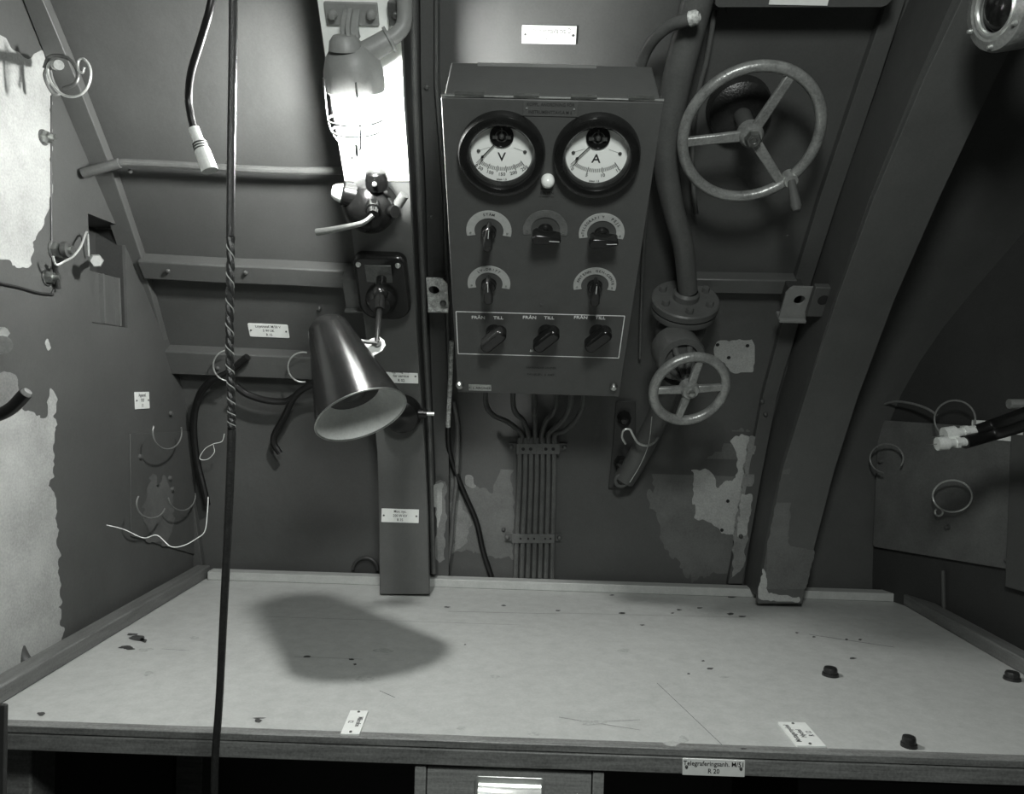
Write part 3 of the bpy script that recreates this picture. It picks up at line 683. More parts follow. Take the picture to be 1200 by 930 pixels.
cdt = obj('conduit', MB().tube(cr(pts, 8), .0075, 14), 'lamp_paint'); tag(cdt, 'grey conduit bending from the lit lamp up the edge of the rib', 'conduit')
clp = tag(obj('conduit_clip', MB().box(-.007, .011, -.010, .012, 0, .010, HM(465, 15, OB)).lathe([(0, .014), (.003, .0135), (.004, .010)], HM(465, 14, OB) @ T(0, 0, 0), 12), 'darksteel', bevel=.001), 'dark clip and screw fixing the conduit beside the lamp', 'clip')
Mx = HM(441, 160, OB+.0013); s = mm(Mx); t = thing('blank_plate', 'blank white plate with two screws on the rib under the lit lamp', 'plate', Mx)
obj('plate_body', MB().box(-29*s, 30*s, -29*s, 29*s, 0, .0015, Mx), 'tag', t, bevel=.0003)
for x in (413, 467): obj('screw', MB().lathe([(0, .0026), (.0011, .0024), (.0016, .0015)], HM(x, 183, OB+.0012), 10), 'steel', t)

# ================================================================== BLACK DOMED SWITCH
Mx = HM(436, 238, OB); s = mm(Mx)
sw = thing('domed_switch', 'black domed rotary switch with curved lever on the rib under the lamp', 'switch', Mx)
obj('base', MB().lathe([(0, 0), (31*s, 0), (31*s, .006), (28*s, .012), (0, .012)], Mx, 32), 'jet', sw)
obj('dome', MB().lathe([(30*s, .004), (31*s, .018), (28*s, .028), (20*s, .037), (11*s, .043), (0, .045)], Mx @ T(0, 4*s), 36), 'jet', sw)
Mk = HM(441, 208, OB+.020); obj('top_knob', MB().lathe([(0, .011), (7*s, .010), (11*s, .007), (13*s, 0), (12.5*s, -.012)], axM(Mk.translation, Mk.col[1].xyz), 24), 'jet', sw)
obj('knob_screw', MB().lathe([(0, .017), (2.5*s, .016), (3*s, .008)], Mk @ T(0, -1*s, -.001), 12), 'chrome', sw)
a = HM(424, 232, OB+.02).translation; b = HM(403, 227, OB+.022).translation
gl = obj('side_gland', MB().cyl(a, b, 14*s, 13*s, 20).cyl(b, b+(b-a)*.12, 15*s, 14*s, 20), 'jet', sw)
c_ = b+(b-a)*.12; o = obj('gland_cap', MB().lathe([(0, .012), (6*s, .011), (9*s, .007), (11*s, 0), (0, 0)], axM(c_, (b-a)), 20), 'porc', sw); o['label'] = 'white cap on the left gland'
a = HM(466, 240, OB+.018).translation; b = HM(474, 228, OB+.016).translation
obj('side_lug', MB().cyl(a, b, 6*s, 5.5*s, 14), 'darksteel', sw)
obj('side_gland', MB().cyl(HM(452, 246, OB+.02).translation, HM(463, 248, OB+.03).translation, 8*s, 7*s, 16), 'jet', sw)
a = HM(437, 240, OB+.035).translation; b = HM(437, 252, OB+.055).translation
obj('lever_hub', MB().cyl(a, b, 8*s, 6*s, 18).torus(7*s, 1.6*s, axM(a.lerp(b, .5), b-a), 20, 8), 'jet', sw)
pts = [b, HM(425, 261, OB+.060).translation, HM(405, 266, OB+.060).translation, HM(385, 270, OB+.058).translation, HM(371, 272, OB+.056).translation]
pp = cr(pts, 6); o = obj('lever', MB().tube(pp, [.0026+.0016*i/len(pp) for i in range(len(pp))], 10), 'steel', sw)

# ================================================================== BLACK WALL LAMP (mount, arm, shade)
Mx = HM(449, 327, OB); s = mm(Mx)
dl = thing('desk_lamp', 'black wall lamp with long conical shade hung on a ball arm', 'lamp', Mx)
poly = []
for cx, cy, a, r in ((20, 29, 0, 11), (-18, 29, 90, 11), (-8, -27, 180, 22), (10, -27, 270, 22)):
    for i in range(6):
        t = math.radians(a+18*i); poly.append(((cx+r*math.cos(t))*s, (cy+r*math.sin(t))*s))
mt = obj('mount', MB().prism(poly, 0, .016, Mx), 'black', dl, bevel=.004)
obj('mount_inset', MB().box(-16*s, 14*s, 6*s, 29*s, .0155, .0175, Mx), 'darksteel', mt, bevel=.0006)
for x in (-23, 22): obj('screw', MB().lathe([(0, .0205), (.0025, .019), (.0035, .016)], Mx @ T(x*s, 29*s), 12), 'chrome', mt)
obj('inset_nut', MB().lathe([(0, .023), (.003, .023), (.0035, .017)], Mx @ T(-2*s, 8*s), 6), 'darksteel', mt)
mbp = MB().lathe([(19*s, .015), (18*s, .024), (12*s, .032), (0, .034)], Mx @ T(-1*s, -17*s), 24)
obj('ball_socket', mbp, 'black', dl)
bj = HM(446, 343, OB+.045).translation
obj('ball', MB().lathe([(0, .010), (.005, .0087), (.0087, .005), (.010, 0), (.0087, -.005), (.005, -.0087), (0, -.010)], Matrix.Translation(bj), 20), 'black', dl)
je = P(442, 402, .895)
obj('arm', MB().cyl(bj, je, .0036, .0036, 14), 'black', dl)
obj('arm_sleeve', MB().cyl(bj.lerp(je, -.3), bj.lerp(je, .35), .0065, .006, 14), 'black', dl)
# shade
ax = V((.426, -.42, -.80)).normalized()
oc = P(423.5, 486.5, .832); Rm = 55*.832/F; Ls = .128; nc = oc-ax*Ls; Rn = .0245
xx = V((.85, 0, .53)); xx = (xx-xx.dot(ax)*ax).normalized(); SM = frame(nc, xx, ax.cross(xx), ax)
prof = [(0, -.004), (Rn*.45, -.003), (Rn*.78, .001), (Rn*.95, .007), (Rn*1.02, .016)]
for k in range(1, 9): prof.append((Rn*1.02+(Rm-Rn*1.02)*k/8, .016+(Ls-.016)*k/8))
obj('lamp_shade', MB().lathe(prof, SM, 56), 'shade', dl)
inn = [(Rm-.0008, Ls-.0002)]+[(Rm-.006, Ls-.010), (.036, .107), (.029, .100)]
o = obj('shade_lining', MB().lathe(inn, SM, 56), 'shadein', dl); o['label'] = 'pale inside of the shade'
obj('reflector_neck', MB().lathe([(.0295, .1005), (.027, .099), (.020, .097), (0, .096)], SM, 40), 'blackm', dl)
obj('shade_rim', MB().torus(Rm, .0011, SM @ T(0, 0, Ls), 64, 8), 'steel', dl)
obj('lamp_holder', MB().lathe([(.014, .096), (.013, .101), (.008, .104), (0, .105)], SM, 20), 'blackm', dl)
side = SM @ V((0, 0, .030)); dirn = (je-side); dirn = (dirn-dirn.dot(ax)*ax).normalized()
q = side+dirn*(Rn+.004)
n_ = V((0, -1, 0)); tm = frame(je+V((0, .003, 0)), V((1, 0, 0)), V((0, 0, 1)), n_)
tabp = [(x*.00094, -y*.00094) for x, y in ((-17, 0), (-7, -6), (2, -8), (8, -4), (10, 2), (6, 9), (-6, 16))]
obj('tab', MB().prism(tabp[::-1], -.001, .001, tm), 'tag', dl)['label'] = 'bright metal tab joining arm and shade'
obj('joint_screw', MB().lathe([(0, .005), (.004, .0045), (.005, .001)], tm, 16), 'darksteel', dl)
obj('tab_clip', MB().cyl(je, q, .0025, .0025, 8), 'darksteel', dl)
# small bracket left of mount
t = tag(obj('side_bracket', MB().box(-.012, .012, -.024, .022, -.03, .004, HM(414, 342, OB-.014)).box(-.013, .013, -.027, -.023, -.03, .010, HM(414, 342, OB-.014)), 'steel_paint', bevel=.001), 'small grey bracket on the left edge of the rib beside the lamp mount', 'bracket')
# round plug behind shade
Mx = HM(472, 482, OB); s = mm(Mx)
t = thing('wall_socket', 'black round socket with side plug on the rib behind the shade', 'socket', Mx)
obj('body', MB().lathe([(0, 0), (23*s, 0), (23*s, .012), (20*s, .022), (12*s, .028), (0, .03)], Mx, 28), 'black', t)
a = Mx @ V((18*s, 2*s, .012)); b = Mx @ V((30*s, 2*s, .012)); obj('plug', MB().cyl(a, b, .008, .0065), 'black', t); obj('plug_pin', MB().cyl(b, b+V((.010, 0, 0)), .0028), 'chrome', t)
obj('cap', MB().lathe([(0, .010), (.004, .009), (.0065, .004), (.007, 0)], axM(b+V((.008, 0, 0)), (1, 0, 0)), 16), 'steel_paint', t)

# brackets with holes either side
def holed(M0, w, h, hx, hy, r, m, label, th=.004, extra=None, cut=True, chop=.3):
    """plate with a real round hole, folded bottom flange"""
    t = thing('mounting_lug', label, 'bracket', M0)
    N = 24; mb = MB(); outer = []
    for i in range(N):
        a = 2*math.pi*i/N+math.pi/4; c, s_ = math.cos(a), math.sin(a); k = 1/max(abs(c), abs(s_)); outer.append([max(-w/2, min(w/2, c*k*w/2)), max(-h/2, min(h/2, s_*k*h/2))])
    if chop:
        for p in outer:
            ex = p[0]*chop_dir(chop)+p[1]; lim = h/2+w/2*abs(1)-abs(chop)*w
            if p[1] > 0 and p[0]*(1 if chop > 0 else -1) > 0:
                e = abs(p[0])+p[1]-(w/2+h/2-abs(chop)*w)
                if e > 0: p[0] -= (1 if chop > 0 else -1)*e/2; p[1] -= e/2
    inner = [(hx+r*math.cos(2*math.pi*i/N+math.pi/4), hy+r*math.sin(2*math.pi*i/N+math.pi/4)) for i in range(N)]
    for z in (0, th):
        for p in outer: mb.v.append(M0 @ V((p[0], p[1], z)))
        for p in inner: mb.v.append(M0 @ V((p[0], p[1], z)))
    for i in range(N):
        j = (i+1) % N
        mb.f += [(2*N+i, 2*N+j, 3*N+j, 3*N+i), (i, N+i, N+j, j), (i, j, 2*N+j, 2*N+i), (N+i, 3*N+i, 3*N+j, N+j)]
    obj('lug_plate', mb, m, t, smooth=False)
    obj('lug_foot', MB().box(-w/2, w/2, -h/2-.004, -h/2, -.012, th+.006, M0), m, t, bevel=.0005)
    return t
def chop_dir(c): return 1 if c > 0 else -1
Mx = HM(513, 342, .05); s = mm(Mx); t = holed(Mx, 24*s, 40*s, -4*s, 4*s, 6.5*s, 'galv', 'scraped pale steel lug with a round hole left of the instrument cabinet', chop=.3)
obj('bolt', MB().lathe([(0, .008), (.0035, .008), (.0042, .007), (.0045, .004)], Mx @ T(6*s, -13*s), 14), 'darksteel', t)
obj('lug_stem', MB().box(-.008, .010, -.016, .012, -.048, -.016, Mx), 'hull2', t)
Mx = HM(933, 353, .05); s = mm(Mx); t = holed(Mx, 31*s, 43*s, 2*s, 4*s, 6.5*s, 'lamp_paint', 'grey steel lug with a round hole beside the wide right rib', chop=-.2)
obj('lug_stem', MB().box(-.010, .012, -.016, .012, -.048, -.016, Mx), 'hull2', t)
Mx2 = HM(966, 354, .068); s = mm(Mx2)
t2 = obj('lug_side', MB().box(-15*s, 14*s, -21*s, 20*s, -.01, 0, Mx2), 'hull', t, bevel=.001)
obj('side_hole', MB().lathe([(0, .0003), (.0075, .0003)], Mx2 @ T(-2*s, 3*s), 20), 'void', t)

# ================================================================== CABLE TRAY
tr = thing('cable_run', 'seven grey cables clamped side by side running down under the cabinet', 'cables', HM(628, 676, 0))
for i in range(7):
    u = i/6
    pts = [H(609+ (i*6.7), 512, .012), H(608.5+i*6.8, 560, .012), H(606+i*7.0, 620, .012), H(604+i*7.1, 686, .012)]
    obj('cable', MB().tube(cr(pts, 5), .0041, 8), 'gcable2', tr)
for y, x0, x1, h in ((526, 605, 656, 13), (631, 600, 650, 11)):
    a = HM(x0, y, .017); b = HM(x1, y, .017); s = mm(a)
    sl = obj('clamp', MB().loft4([[m_ @ V((0, h/2*s, 0)), m_ @ V((0, -h/2*s, 0)), m_ @ V((0, -h/2*s, -.003)), m_ @ V((0, h/2*s, -.003))] for m_ in (a, b)]), 'gcable2', tr, bevel=.0006)
    for k in ((.16, .33, .68, .85) if y < 600 else (.2, .38, .52, .78, .9)):
        c = a.copy(); c.translation = a.translation.lerp(b.translation, k); obj('clamp_hole', MB().lathe([(0, .0003), ((.0028 if y < 600 else .0018), .0003)], c, 10), 'void', sl, smooth=False)
    for e, sg in ((a, -1), (b, 1)):
        obj('clamp_ear', MB().box(-.006, .006, -.006, .006, -.018, -.012, e @ T(sg*.006, 0)), 'gcable', sl)
        obj('ear_screw', MB().lathe([(0, -.006), (.003, -.008), (.004, -.012)], e @ T(sg*.008, 0), 10), 'gcable2', sl)
# bows of cable from cabinet into the run
for i, (x, sag) in enumerate([(569, 495), (601, 492), (626, 488), (651, 492), (668, 500), (683, 504)]):
    xe = 611+i*8
    pts = [BM @ V((uv(BX.hit(x, 455))[0], vB+.004, -.035)), H(x+(0 if i < 3 else 1), 470, .055), H(x*.8+xe*.2, (470+sag)/2+3, .04), H(x*.35+xe*.65, sag, .028), H(xe, 508, .014), H(xe, 519, .012)]
    tag(obj('cable_bow', MB().tube(cr(pts, 7), .0042, 9), 'gcable2' if i > 3 else 'gcable'), ['grey cable leaving the cabinet underside farthest left, curving into the clamped run', 'grey cable second from the left under the cabinet, dropping into the clamped run', 'nearly straight grey cable in the middle under the cabinet', 'grey cable just right of the straight middle one under the cabinet', 'paler inner cable of the two sweeping in from the right under the cabinet', 'paler outer cable sweeping in farthest right under the cabinet'][i], 'cable', 'cables under the cabinet')

# ================================================================== BLACK/GREY CABLES ON THE HULL
def cable(name, pts, r, m, label, cat='cable', k=8, group=None, n=10):
    return tag(obj(name, MB().tube(cr(pts, k), r, n), m), label, cat, group)
cable('black_cable', [H(527, 480, .02), H(525, 505, .02), H(528, 535, .012), H(543, 575, .012), H(558, 610, .012), H(566, 645, .012), H(577, 680, .010), H(578, 700, .012)], .0044, 'rubber', 'black cable curving down the hull behind the desk, left of the cable run')
cable('thin_pipe', [H(531, 470, .012), H(536, 500, .012), H(535, 560, .012), H(531, 600, .012), H(528, 640, .012), H(522, 672, .012)], .0035, 'gcable2', 'thin grey pipe down the hull beside the black cable', 'pipe')
cable('bare_conduit', [P(x, y, 1.13) if 0 else H(x, y, .024) for x, y in ((529, 400), (528, 430), (527, 460), (525, 500))], .0036, 'galv', 'short scraped conduit at the lower left edge of the cabinet', 'pipe')
cable('tall_pipe', [H(484, -330, .05), H(485, -60, .05), H(484, 0, .05), H(486, 120, .05), H(491, 232, .05), H(495, 320, .05), H(498, 400, .05), H(503, 500, .05), H(506, 600, .045), H(508, 672, .04)], .0036, 'pipe', 'thin grey pipe running down beside the right edge of the lamp rib', 'pipe')
cable('hooked_cable', [H(290, 418, .03), H(268, 436, .03), H(247, 447, .028), H(233, 465, .025), H(227, 495, .02), H(230, 535, .02), H(238, 570, .02), H(243, 592, .02)], .0055, 'rubber', 'thick black cable arching from the left hook down the corner')
cable('drooping_cable', [H(276, 452, .03), H(290, 462, .03), H(312, 469, .03), H(334, 470, .028), H(346, 464, .03)], .0052, 'rubber', 'black cable bridging the two wire hooks under the lower stiffener')
cable('cut_cable', [H(372, 448, .035), H(355, 456, .032), H(343, 468, .03), H(333, 488, .028), H(322, 508, .026), H(321, 519, .026), H(328, 531, .026)], .0050, 'rubber', 'black cable with cut end hanging left of the lamp shade')
cable('loose_thread', [P(x, y, .93) for x, y in ((125, 615), (145, 620), (168, 630), (184, 627), (200, 640), (215, 639), (230, 631), (240, 622), (243, 600), (244, 582))], .0006, 'thread', 'fine white thread trailing from the black cable end in the left corner', 'thread', n=6)
cable('thread_loop', [H(x, y, .05) for x, y in ((263, 508), (260, 517), (250, 520), (240, 526), (234, 537), (243, 538), (251, 530), (250, 521))], .0005, 'thread', 'tiny white thread loop beside the black corner cable', 'thread', n=6)
# horizontal conduit
hcn = cable('wall_conduit', [H(128, 196, .035), H(140, 191, .033), H(160, 191, .03), H(205, 193, .028), H(270, 197, .028), H(340, 200, .028), H(405, 200, .03)], .0048, 'pipe', 'grey conduit running level from the corner bar to the lamp rib', 'conduit')
slv = tag(obj('conduit_sleeve', MB().cyl(H(97, 203, .045), H(140, 191, .035), .0062, .0062, 14), 'pipe'), 'paler sleeve on the left end of the level conduit', 'sleeve')
for x, y in ((153, 200),): bolt_head(HM(x, y, .02), .003, .004, 'rivet', 'steel_paint', wall_back)
# hanging cables nearer the camera
pts = [P(262, -440, .66), P(256, -200, .66), P(252, -40, .66), P(247, 5, .66), P(236, 45, .67), P(224, 85, .68), P(221, 115, .69), P(224, 138, .69), P(228, 153, .69)]
pc = thing('plug_lead', 'black rubber lead hanging from above with a bright plug on its end', 'cable', pts[0])
obj('lead', MB().tube(cr(pts, 8), .0034, 12), 'rubber', pc)
a, b = P(227, 150, .69), P(246, 200, .69); s = .69/F; dv = (b-a)
pg = obj('plug', MB().cyl(a, a+dv*.32, 6.2*s, 6.2*s, 20).cyl(a+dv*.30, a+dv*.52, 7*s, 8*s, 20).cyl(a+dv*.52, b, 8.8*s, 9.6*s, 20), 'plated', pc)
for k in (.36, .42, .48): obj('plug_groove', MB().torus(8*s, .0007, axM(a+dv*k, dv), 20, 6), 'darksteel', pg)
pts = cr([P(280, -500, .60), P(274, -60, .60), P(273, 60, .60), P(271, 180, .60), P(270, 300, .60), P(269, 400, .60), P(271, 470, .60), P(271, 520, .60), P(267, 620, .60), P(262, 720, .60), P(257, 820, .60), P(252, 890, .60), P(251, 960, .60)], 30)
cd = thing('twisted_cord', 'long dark twisted cord hanging down in front of the desk', 'cord', pts[0])
lo, hi = 114, 202            # twisted stretch of the cord
obj('sleeve', MB().tube(pts[:lo+1:3], .0034, 10), 'cord', cd); obj('sleeve', MB().tube(pts[hi::3], [.0034-.0004*min(1, i/30) for i in range(len(pts[hi::3]))], 10), 'cord', cd)
fine = [pts[i].lerp(pts[i+1], k/2) for i in range(lo, hi) for k in range(2)]
for k, (off, rad, mt_) in enumerate(((.0009, .0025, 'cord'), (.0009, .0025, 'cord'), (.0029, .0005, 'cordl'))):  # third, thin strand is the painted highlight
    ph = (0, math.pi, math.pi/2)[k]
    obj('strand', MB().tube([p+V((math.cos(i*.36+ph), math.sin(i*.36+ph), 0))*off for i, p in enumerate(fine)], rad, 8), mt_, cd)

# ================================================================== WIRE HOOKS
def ring(cx, cy, rx, surf, out, r, m, label, a0=0, a1=360, tilt=.35, curl=False, ry=None, name='wire_hook', group=None):
    pts = []
    N = 36
    for i in range(N+1):
        a = math.radians(a0+(a1-a0)*i/N)
        pts.append(surf(cx+rx*math.cos(a), cy-(ry or rx)*math.sin(a), out+.010*abs(math.sin(a*.5))))
    if curl:
        e = (cx+rx*math.cos(math.radians(a1)), cy-(ry or rx)*math.sin(math.radians(a1))); 
        for i in range(1, 12):
            a = math.radians(a1+180-i*26*curl); q = 4.5
            c_ = (e[0]-q*math.cos(math.radians(a1+180)), e[1]+q*math.sin(math.radians(a1+180)))
            pts.append(surf(c_[0]+q*math.cos(a), c_[1]-q*math.sin(a), out))
    return tag(obj(name, MB().tube(pts, r, 7), m), label, 'hook', group)
ring(268, 428, 18, H, .026, .0011, 'wire', 'open wire hook over the lower stiffener behind the twisted cord', 100, 265)
ring(355, 430, 17.5, H, .026, .0012, 'wire', 'open wire hook on the lower stiffener left of the shade', 75, 280)
ring(196, 506, 17, LW.hit, .02, .0011, 'wired', 'wire hook high on the bulkhead plate near the corner', 160, 375, ry=20)
ring(177, 590, 17, LW.hit, .02, .0011, 'wired', 'lower left wire hook on the bulkhead plate', 150, 340, ry=17)
ring(213, 580, 16, LW.hit, .012, .0011, 'wired', 'lower right wire hook on the bulkhead plate', 190, 365, ry=18)
ring(1119, 491, 24, RW.hit, .03, .0013, 'wired', 'large wire ring above the two plugs on the right', -60, 250, ry=22)
ring(1039, 537, 19.5, RW.hit, .02, .0012, 'wired', 'dull wire ring at the left edge of the right cover plate', -30, 260, ry=17)
ring(1116, 581, 23, RW.hit, .02, .0013, 'wire', 'bright wire ring with curled end in the middle of the right cover plate', -130, 235, ry=18.5, curl=1)
# hook with cleat top left
t = thing('cable_hook', 'large curled wire cable hook on the upper left corner bar', 'hook', HM(75, 85, .03))
def Lh(x, y, o=.0): return P(x, y, .80+o)
pts = [Lh(68, 72), Lh(58, 74), Lh(56, 85), Lh(62, 100), Lh(74, 111), Lh(88, 113), Lh(100, 106), Lh(106, 92), Lh(105, 78), Lh(98, 69), Lh(92, 72), Lh(92, 82), Lh(97, 85), Lh(99, 79)]
obj('wire', MB().tube(cr(pts, 6), .0014, 8), 'wire', t)
pts = [Lh(52, 80, .02), Lh(57, 68, .02), Lh(68, 65, .02), Lh(82, 70, .02), Lh(91, 85, .02), Lh(88, 98, .02), Lh(74, 104, .02)]
obj('strap', MB().tube(cr(pts, 6), .0020, 8), 'darksteel', t)
pts = [Lh(56, 78, .03), Lh(52, 88, .03), Lh(57, 102, .03), Lh(63, 110, .03), Lh(69, 109, .03), Lh(62, 95, .03), Lh(58, 80, .03)]
obj('strap', MB().tube(cr(pts, 5), .0017, 8), 'lamp_paint', t)
obj('screw', MB().cyl(P(66, 76, .84), P(69, 76, .79), .006, .005, 12), 'steel', t)
# bolts on the left bulkhead
def lbolt(px, py, r, L, label, m='steel', dirn=None, washer=True):
    M0 = LW.M(px, py, 0); t = thing('bolt', label, 'bolt', M0)
    if dirn: M0 = M0 @ dirn
    if washer: obj('washer', MB().lathe([(0, .0015), (r*1.5, .0015), (r*1.5, 0), (0, 0)], M0, 20), 'darksteel', t)
    obj('nut', MB().lathe([(0, .009), (r*.95, .009), (r*1.15, .007), (r*1.15, .0015), (0, .0015)], M0, 6), m, t)
    obj('shank', MB().cyl(M0 @ V((0, 0, .008)), M0 @ V((0, 0, L)), r*.55, n=12), m, t); return t
lbolt(50, 161, .006, .014, 'steel bolt and nut on the white painted upper left patch')
lbolt(54, 325, .006, .016, 'steel bolt and nut below the white patch, above the panel joint')
t = lbolt(63, 293, .008, .022, 'large stacked bolt holding the bent wire left of the recess')
obj('spacer', MB().lathe([(0, .012), (.0095, .012), (.0095, .018), (0, .018)], LW.M(63, 293), 18), 'darksteel', t)
cable('bent_wire', [LW.hit(62, 300, .02), LW.hit(66, 310, .02), LW.hit(76, 306, .025), LW.hit(86, 300, .02), LW.hit(95, 288, .02), LW.hit(102, 272, .012), LW.hit(104, 300, .006)], .0013, 'wire', 'bent wire from the large bolt into the wall recess', 'wire')
cable('drop_strap', [LW.hit(64, 306, .012), LW.hit(66, 320, .008), LW.hit(69, 338, .006)], .0028, 'hull2', 'short dark strap hanging below the large bolt', 'strap')
b1 = thing('recess_bolt', 'bright hexagonal bolt sticking out of the wall recess', 'bolt', LW.M(110, 302, -.03))
a, b = LW.hit(103, 301, .0), LW.hit(112, 305, .03)
obj('shank', MB().cyl(LW.hit(108, 302, -.034), b, .0035, n=12), 'chrome', b1); obj('head', MB().lathe([(0, .008), (.007, .008), (.008, .006), (.008, 0), (0, 0)], axM(b, b-a), 6), 'chrome', b1)
# recess bolts / plate studs
for x, y in ((162, 535), (197, 560), (200, 573), (198, 484)): obj('stud', MB().lathe([(0, .006), (.003, .0055), (.004, .002)], LW.M(x, y), 12), 'steel_paint', wall_left)
# lower left hoses
hs = thing('grey_hose', 'grey ribbed hose running down the left bulkhead onto the desk rim', 'hose', P(30, 790, .80))
pts = [P(-12, 440, .80), P(2, 490, .80), P(9, 550, .80), P(13, 620, .80), P(13, 700, .80), P(17, 740, .80), P(27, 770, .80), P(44, 788, .80)]
obj('hose', MB().tube(cr(pts, 10), .0062, 14), 'gcable', hs)
obj('collar', MB().cyl(P(10, 552, .80), P(10.5, 567, .80), .0085, .0085, 16), 'darksteel', hs); obj('collar', MB().cyl(P(14, 710, .80), P(16, 730, .80), .0082, .0082, 16), 'lamp_paint', hs)
cable('rim_cable', [P(5, 796, .79), P(18, 784, .80), P(34, 773, .82), P(48, 769, .83)], .0035, 'rubber', 'short black cable lying over the left desk rim', 'cable')
t = thing('cut_hose', 'dark rubber hose with ragged cut end poking in from the left', 'hose', P(0, 480, .72))
pts = [P(-40, 490, .72), P(-10, 488, .72), P(12, 479, .72), P(30, 461, .72)]
obj('hose', MB().tube(cr(pts, 8), .0062, 14), 'rubber', t); obj('cut_end', MB().cyl(P(29, 462, .72), P(33, 458, .72), .0058, .004, 10), 'smear', t)
t = thing('wall_terminal', 'small dark terminal with bright nut at the left picture edge', 'terminal', LW.M(4, 400))
obj('body', MB().cyl(LW.hit(-6, 404, .0), LW.hit(3, 404, .03), .009, n=16), 'darksteel', t); obj('nut', MB().cyl(LW.hit(2, 388, .01), LW.hit(5, 390, .02), .005, n=6), 'chrome', t)
o = thing('corner_post', 'dark upright post at the lower left end of the desk', 'post', P(6, 900, .655))
obj('post', MB().box(P(-20, 880, .66).x, P(11, 880, .66).x, .655, .659, 0, ZT+.03), 'hull2', o, bevel=.002)

# ================================================================== PIPES AND VALVES
def hp(x, y, o): return H(x, y, o)
mp = cr([hp(850, -330, .05), hp(829, -70, .05), hp(817, 0, .05), hp(804, 50, .05), hp(792, 100, .05), hp(783, 150, .05), hp(781, 195, .05), hp(788, 240, .05), hp(801, 290, .05), hp(806, 340, .05)], 8)
nn = len(mp)
pipe = thing('vent_pipe', 'thick grey pipe bending down right of the cabinet to a bolted flange', 'pipe', mp[-1])
rs = [(.0165 if i < nn*.52 else .0165-.0035*min(1, (i-nn*.52)/(nn*.25))) for i in range(nn)]
obj('pipe', MB().tube(mp, rs, 20), 'pipe', pipe)
FM = axM(H(803, 352, .05), HM(803, 352, .05).col[1].xyz); s = mm(FM)
obj('neck', MB().lathe([(15*s, .0), (15*s, .012), (12.5*s, .016)], FM, 24), 'pipe', pipe)
f1 = obj('flange', MB().lathe([(0, .004), (38*s, .004), (39.5*s, .002), (39.5*s, -.006), (38*s, -.008), (0, -.008)], FM, 40), 'pipe', pipe)
obj('flange', MB().lathe([(0, -.0095), (38*s, -.0095), (38.5*s, -.011), (38*s, -.018), (0, -.019)], FM, 40), 'pipe', pipe)
for k in range(6):
    a = math.radians(k*60+30); m_ = FM @ T(29*s*math.cos(a), 29*s*math.sin(a)); obj('flange_bolt', MB().lathe([(0, .011), (.0048, .011), (.0054, .0095), (.0054, .004)], m_, 6).lathe([(0, -.027), (.0054, -.027), (.0054, -.018)], m_, 6), 'pipe', f1)
for x0, y0, o0, x1, y1, o1 in ((770, 330, .045, 762, 355, .05), (826, 330, .04, 838, 350, .045)): pass
# valve below
vm = thing('stop_valve', 'cast valve under the pipe flange with small four spoke handwheel', 'valve', H(800, 440, .0))
body = FM @ T(0, 0, -.045)
obj('valve_body', MB().lathe([(0, .030), (24*s, .028), (27*s, .015), (30*s, 0), (27*s, -.018), (20*s, -.032), (14*s, -.045), (0, -.045)], body, 32), 'hull', vm)
wn = V((.12, -.85, -.5)).normalized(); wc = P(808, 456, .97)
bc_ = P(797, 418, 1.02)
BMx = axM(wc, wn)
bn = axM(bc_, wn); s = 1.02/F
obj('bonnet', MB().lathe([(28*s, -.03), (29*s, .004), (27*s, .008), (20*s, .009), (19*s, .004), (0, .004)], bn, 32), 'pipe', vm)
for a in (60, 120, -60, -120):
    a = math.radians(a); p = bn @ V((19*s*math.cos(a), 19*s*math.sin(a), 0)); obj('yoke', MB().cyl(p, p.lerp(BMx @ V((0, 0, -.012)), .8), .0045, .0035, 10), 'pipe', vm)
obj('stem', MB().cyl(bc_, BMx @ V((0, 0, -.004)), .0055, .0045, 14), 'steel', vm)
s = .97/F; X0 = V((1, 0, 0)); 
wm = BMx
# orient local x to the right in the wheel plane
Rw = 43*s
hw = obj('handwheel', MB().torus(Rw, 6*s, wm, 56, 14), 'wheel', vm)
def spoke(Mx, a, r0, r1, w0, w1, th, m, parent, name='spoke'):
    d = V((math.cos(a), math.sin(a), 0)); e = V((-d.y, d.x, 0)); out = []
    for r, w_ in ((r0, w0), ((r0+r1)/2, (w0+w1)/2*.95), (r1, w1)):
        c = d*r; out.append([Mx @ (c-e*w_+V((0, 0, -th))), Mx @ (c+e*w_+V((0, 0, -th))), Mx @ (c+e*w_+V((0, 0, th))), Mx @ (c-e*w_+V((0, 0, th)))])
    return obj(name, MB().loft4(out), m, parent, bevel=.0015)
vrt = None
upw = (wm.inverted().to_3x3() @ V((0, 0, 1))); rightw = (wm.inverted().to_3x3() @ V((1, 0, 0)))
ang0 = math.atan2(rightw.y, rightw.x)
hand = 1 if (V((math.cos(ang0+math.pi/2), math.sin(ang0+math.pi/2))).dot(V((upw.x, upw.y)))) > 0 else -1
for a in (2, 80, 180, 258): spoke(wm, ang0+hand*math.radians(a), 6*s, Rw, 5.2*s, 4.2*s, 3*s, 'wheel', hw)
obj('hub', MB().lathe([(0, .010), (5*s, .010), (5*s, .007), (9*s, .007), (11*s, .003), (11*s, -.008), (0, -.008)], wm, 24), 'wheel', hw)
obj('hub_nut', MB().lathe([(0, .014), (3.5*s, .013), (4.5*s, .010)], wm, 6), 'steel', hw)
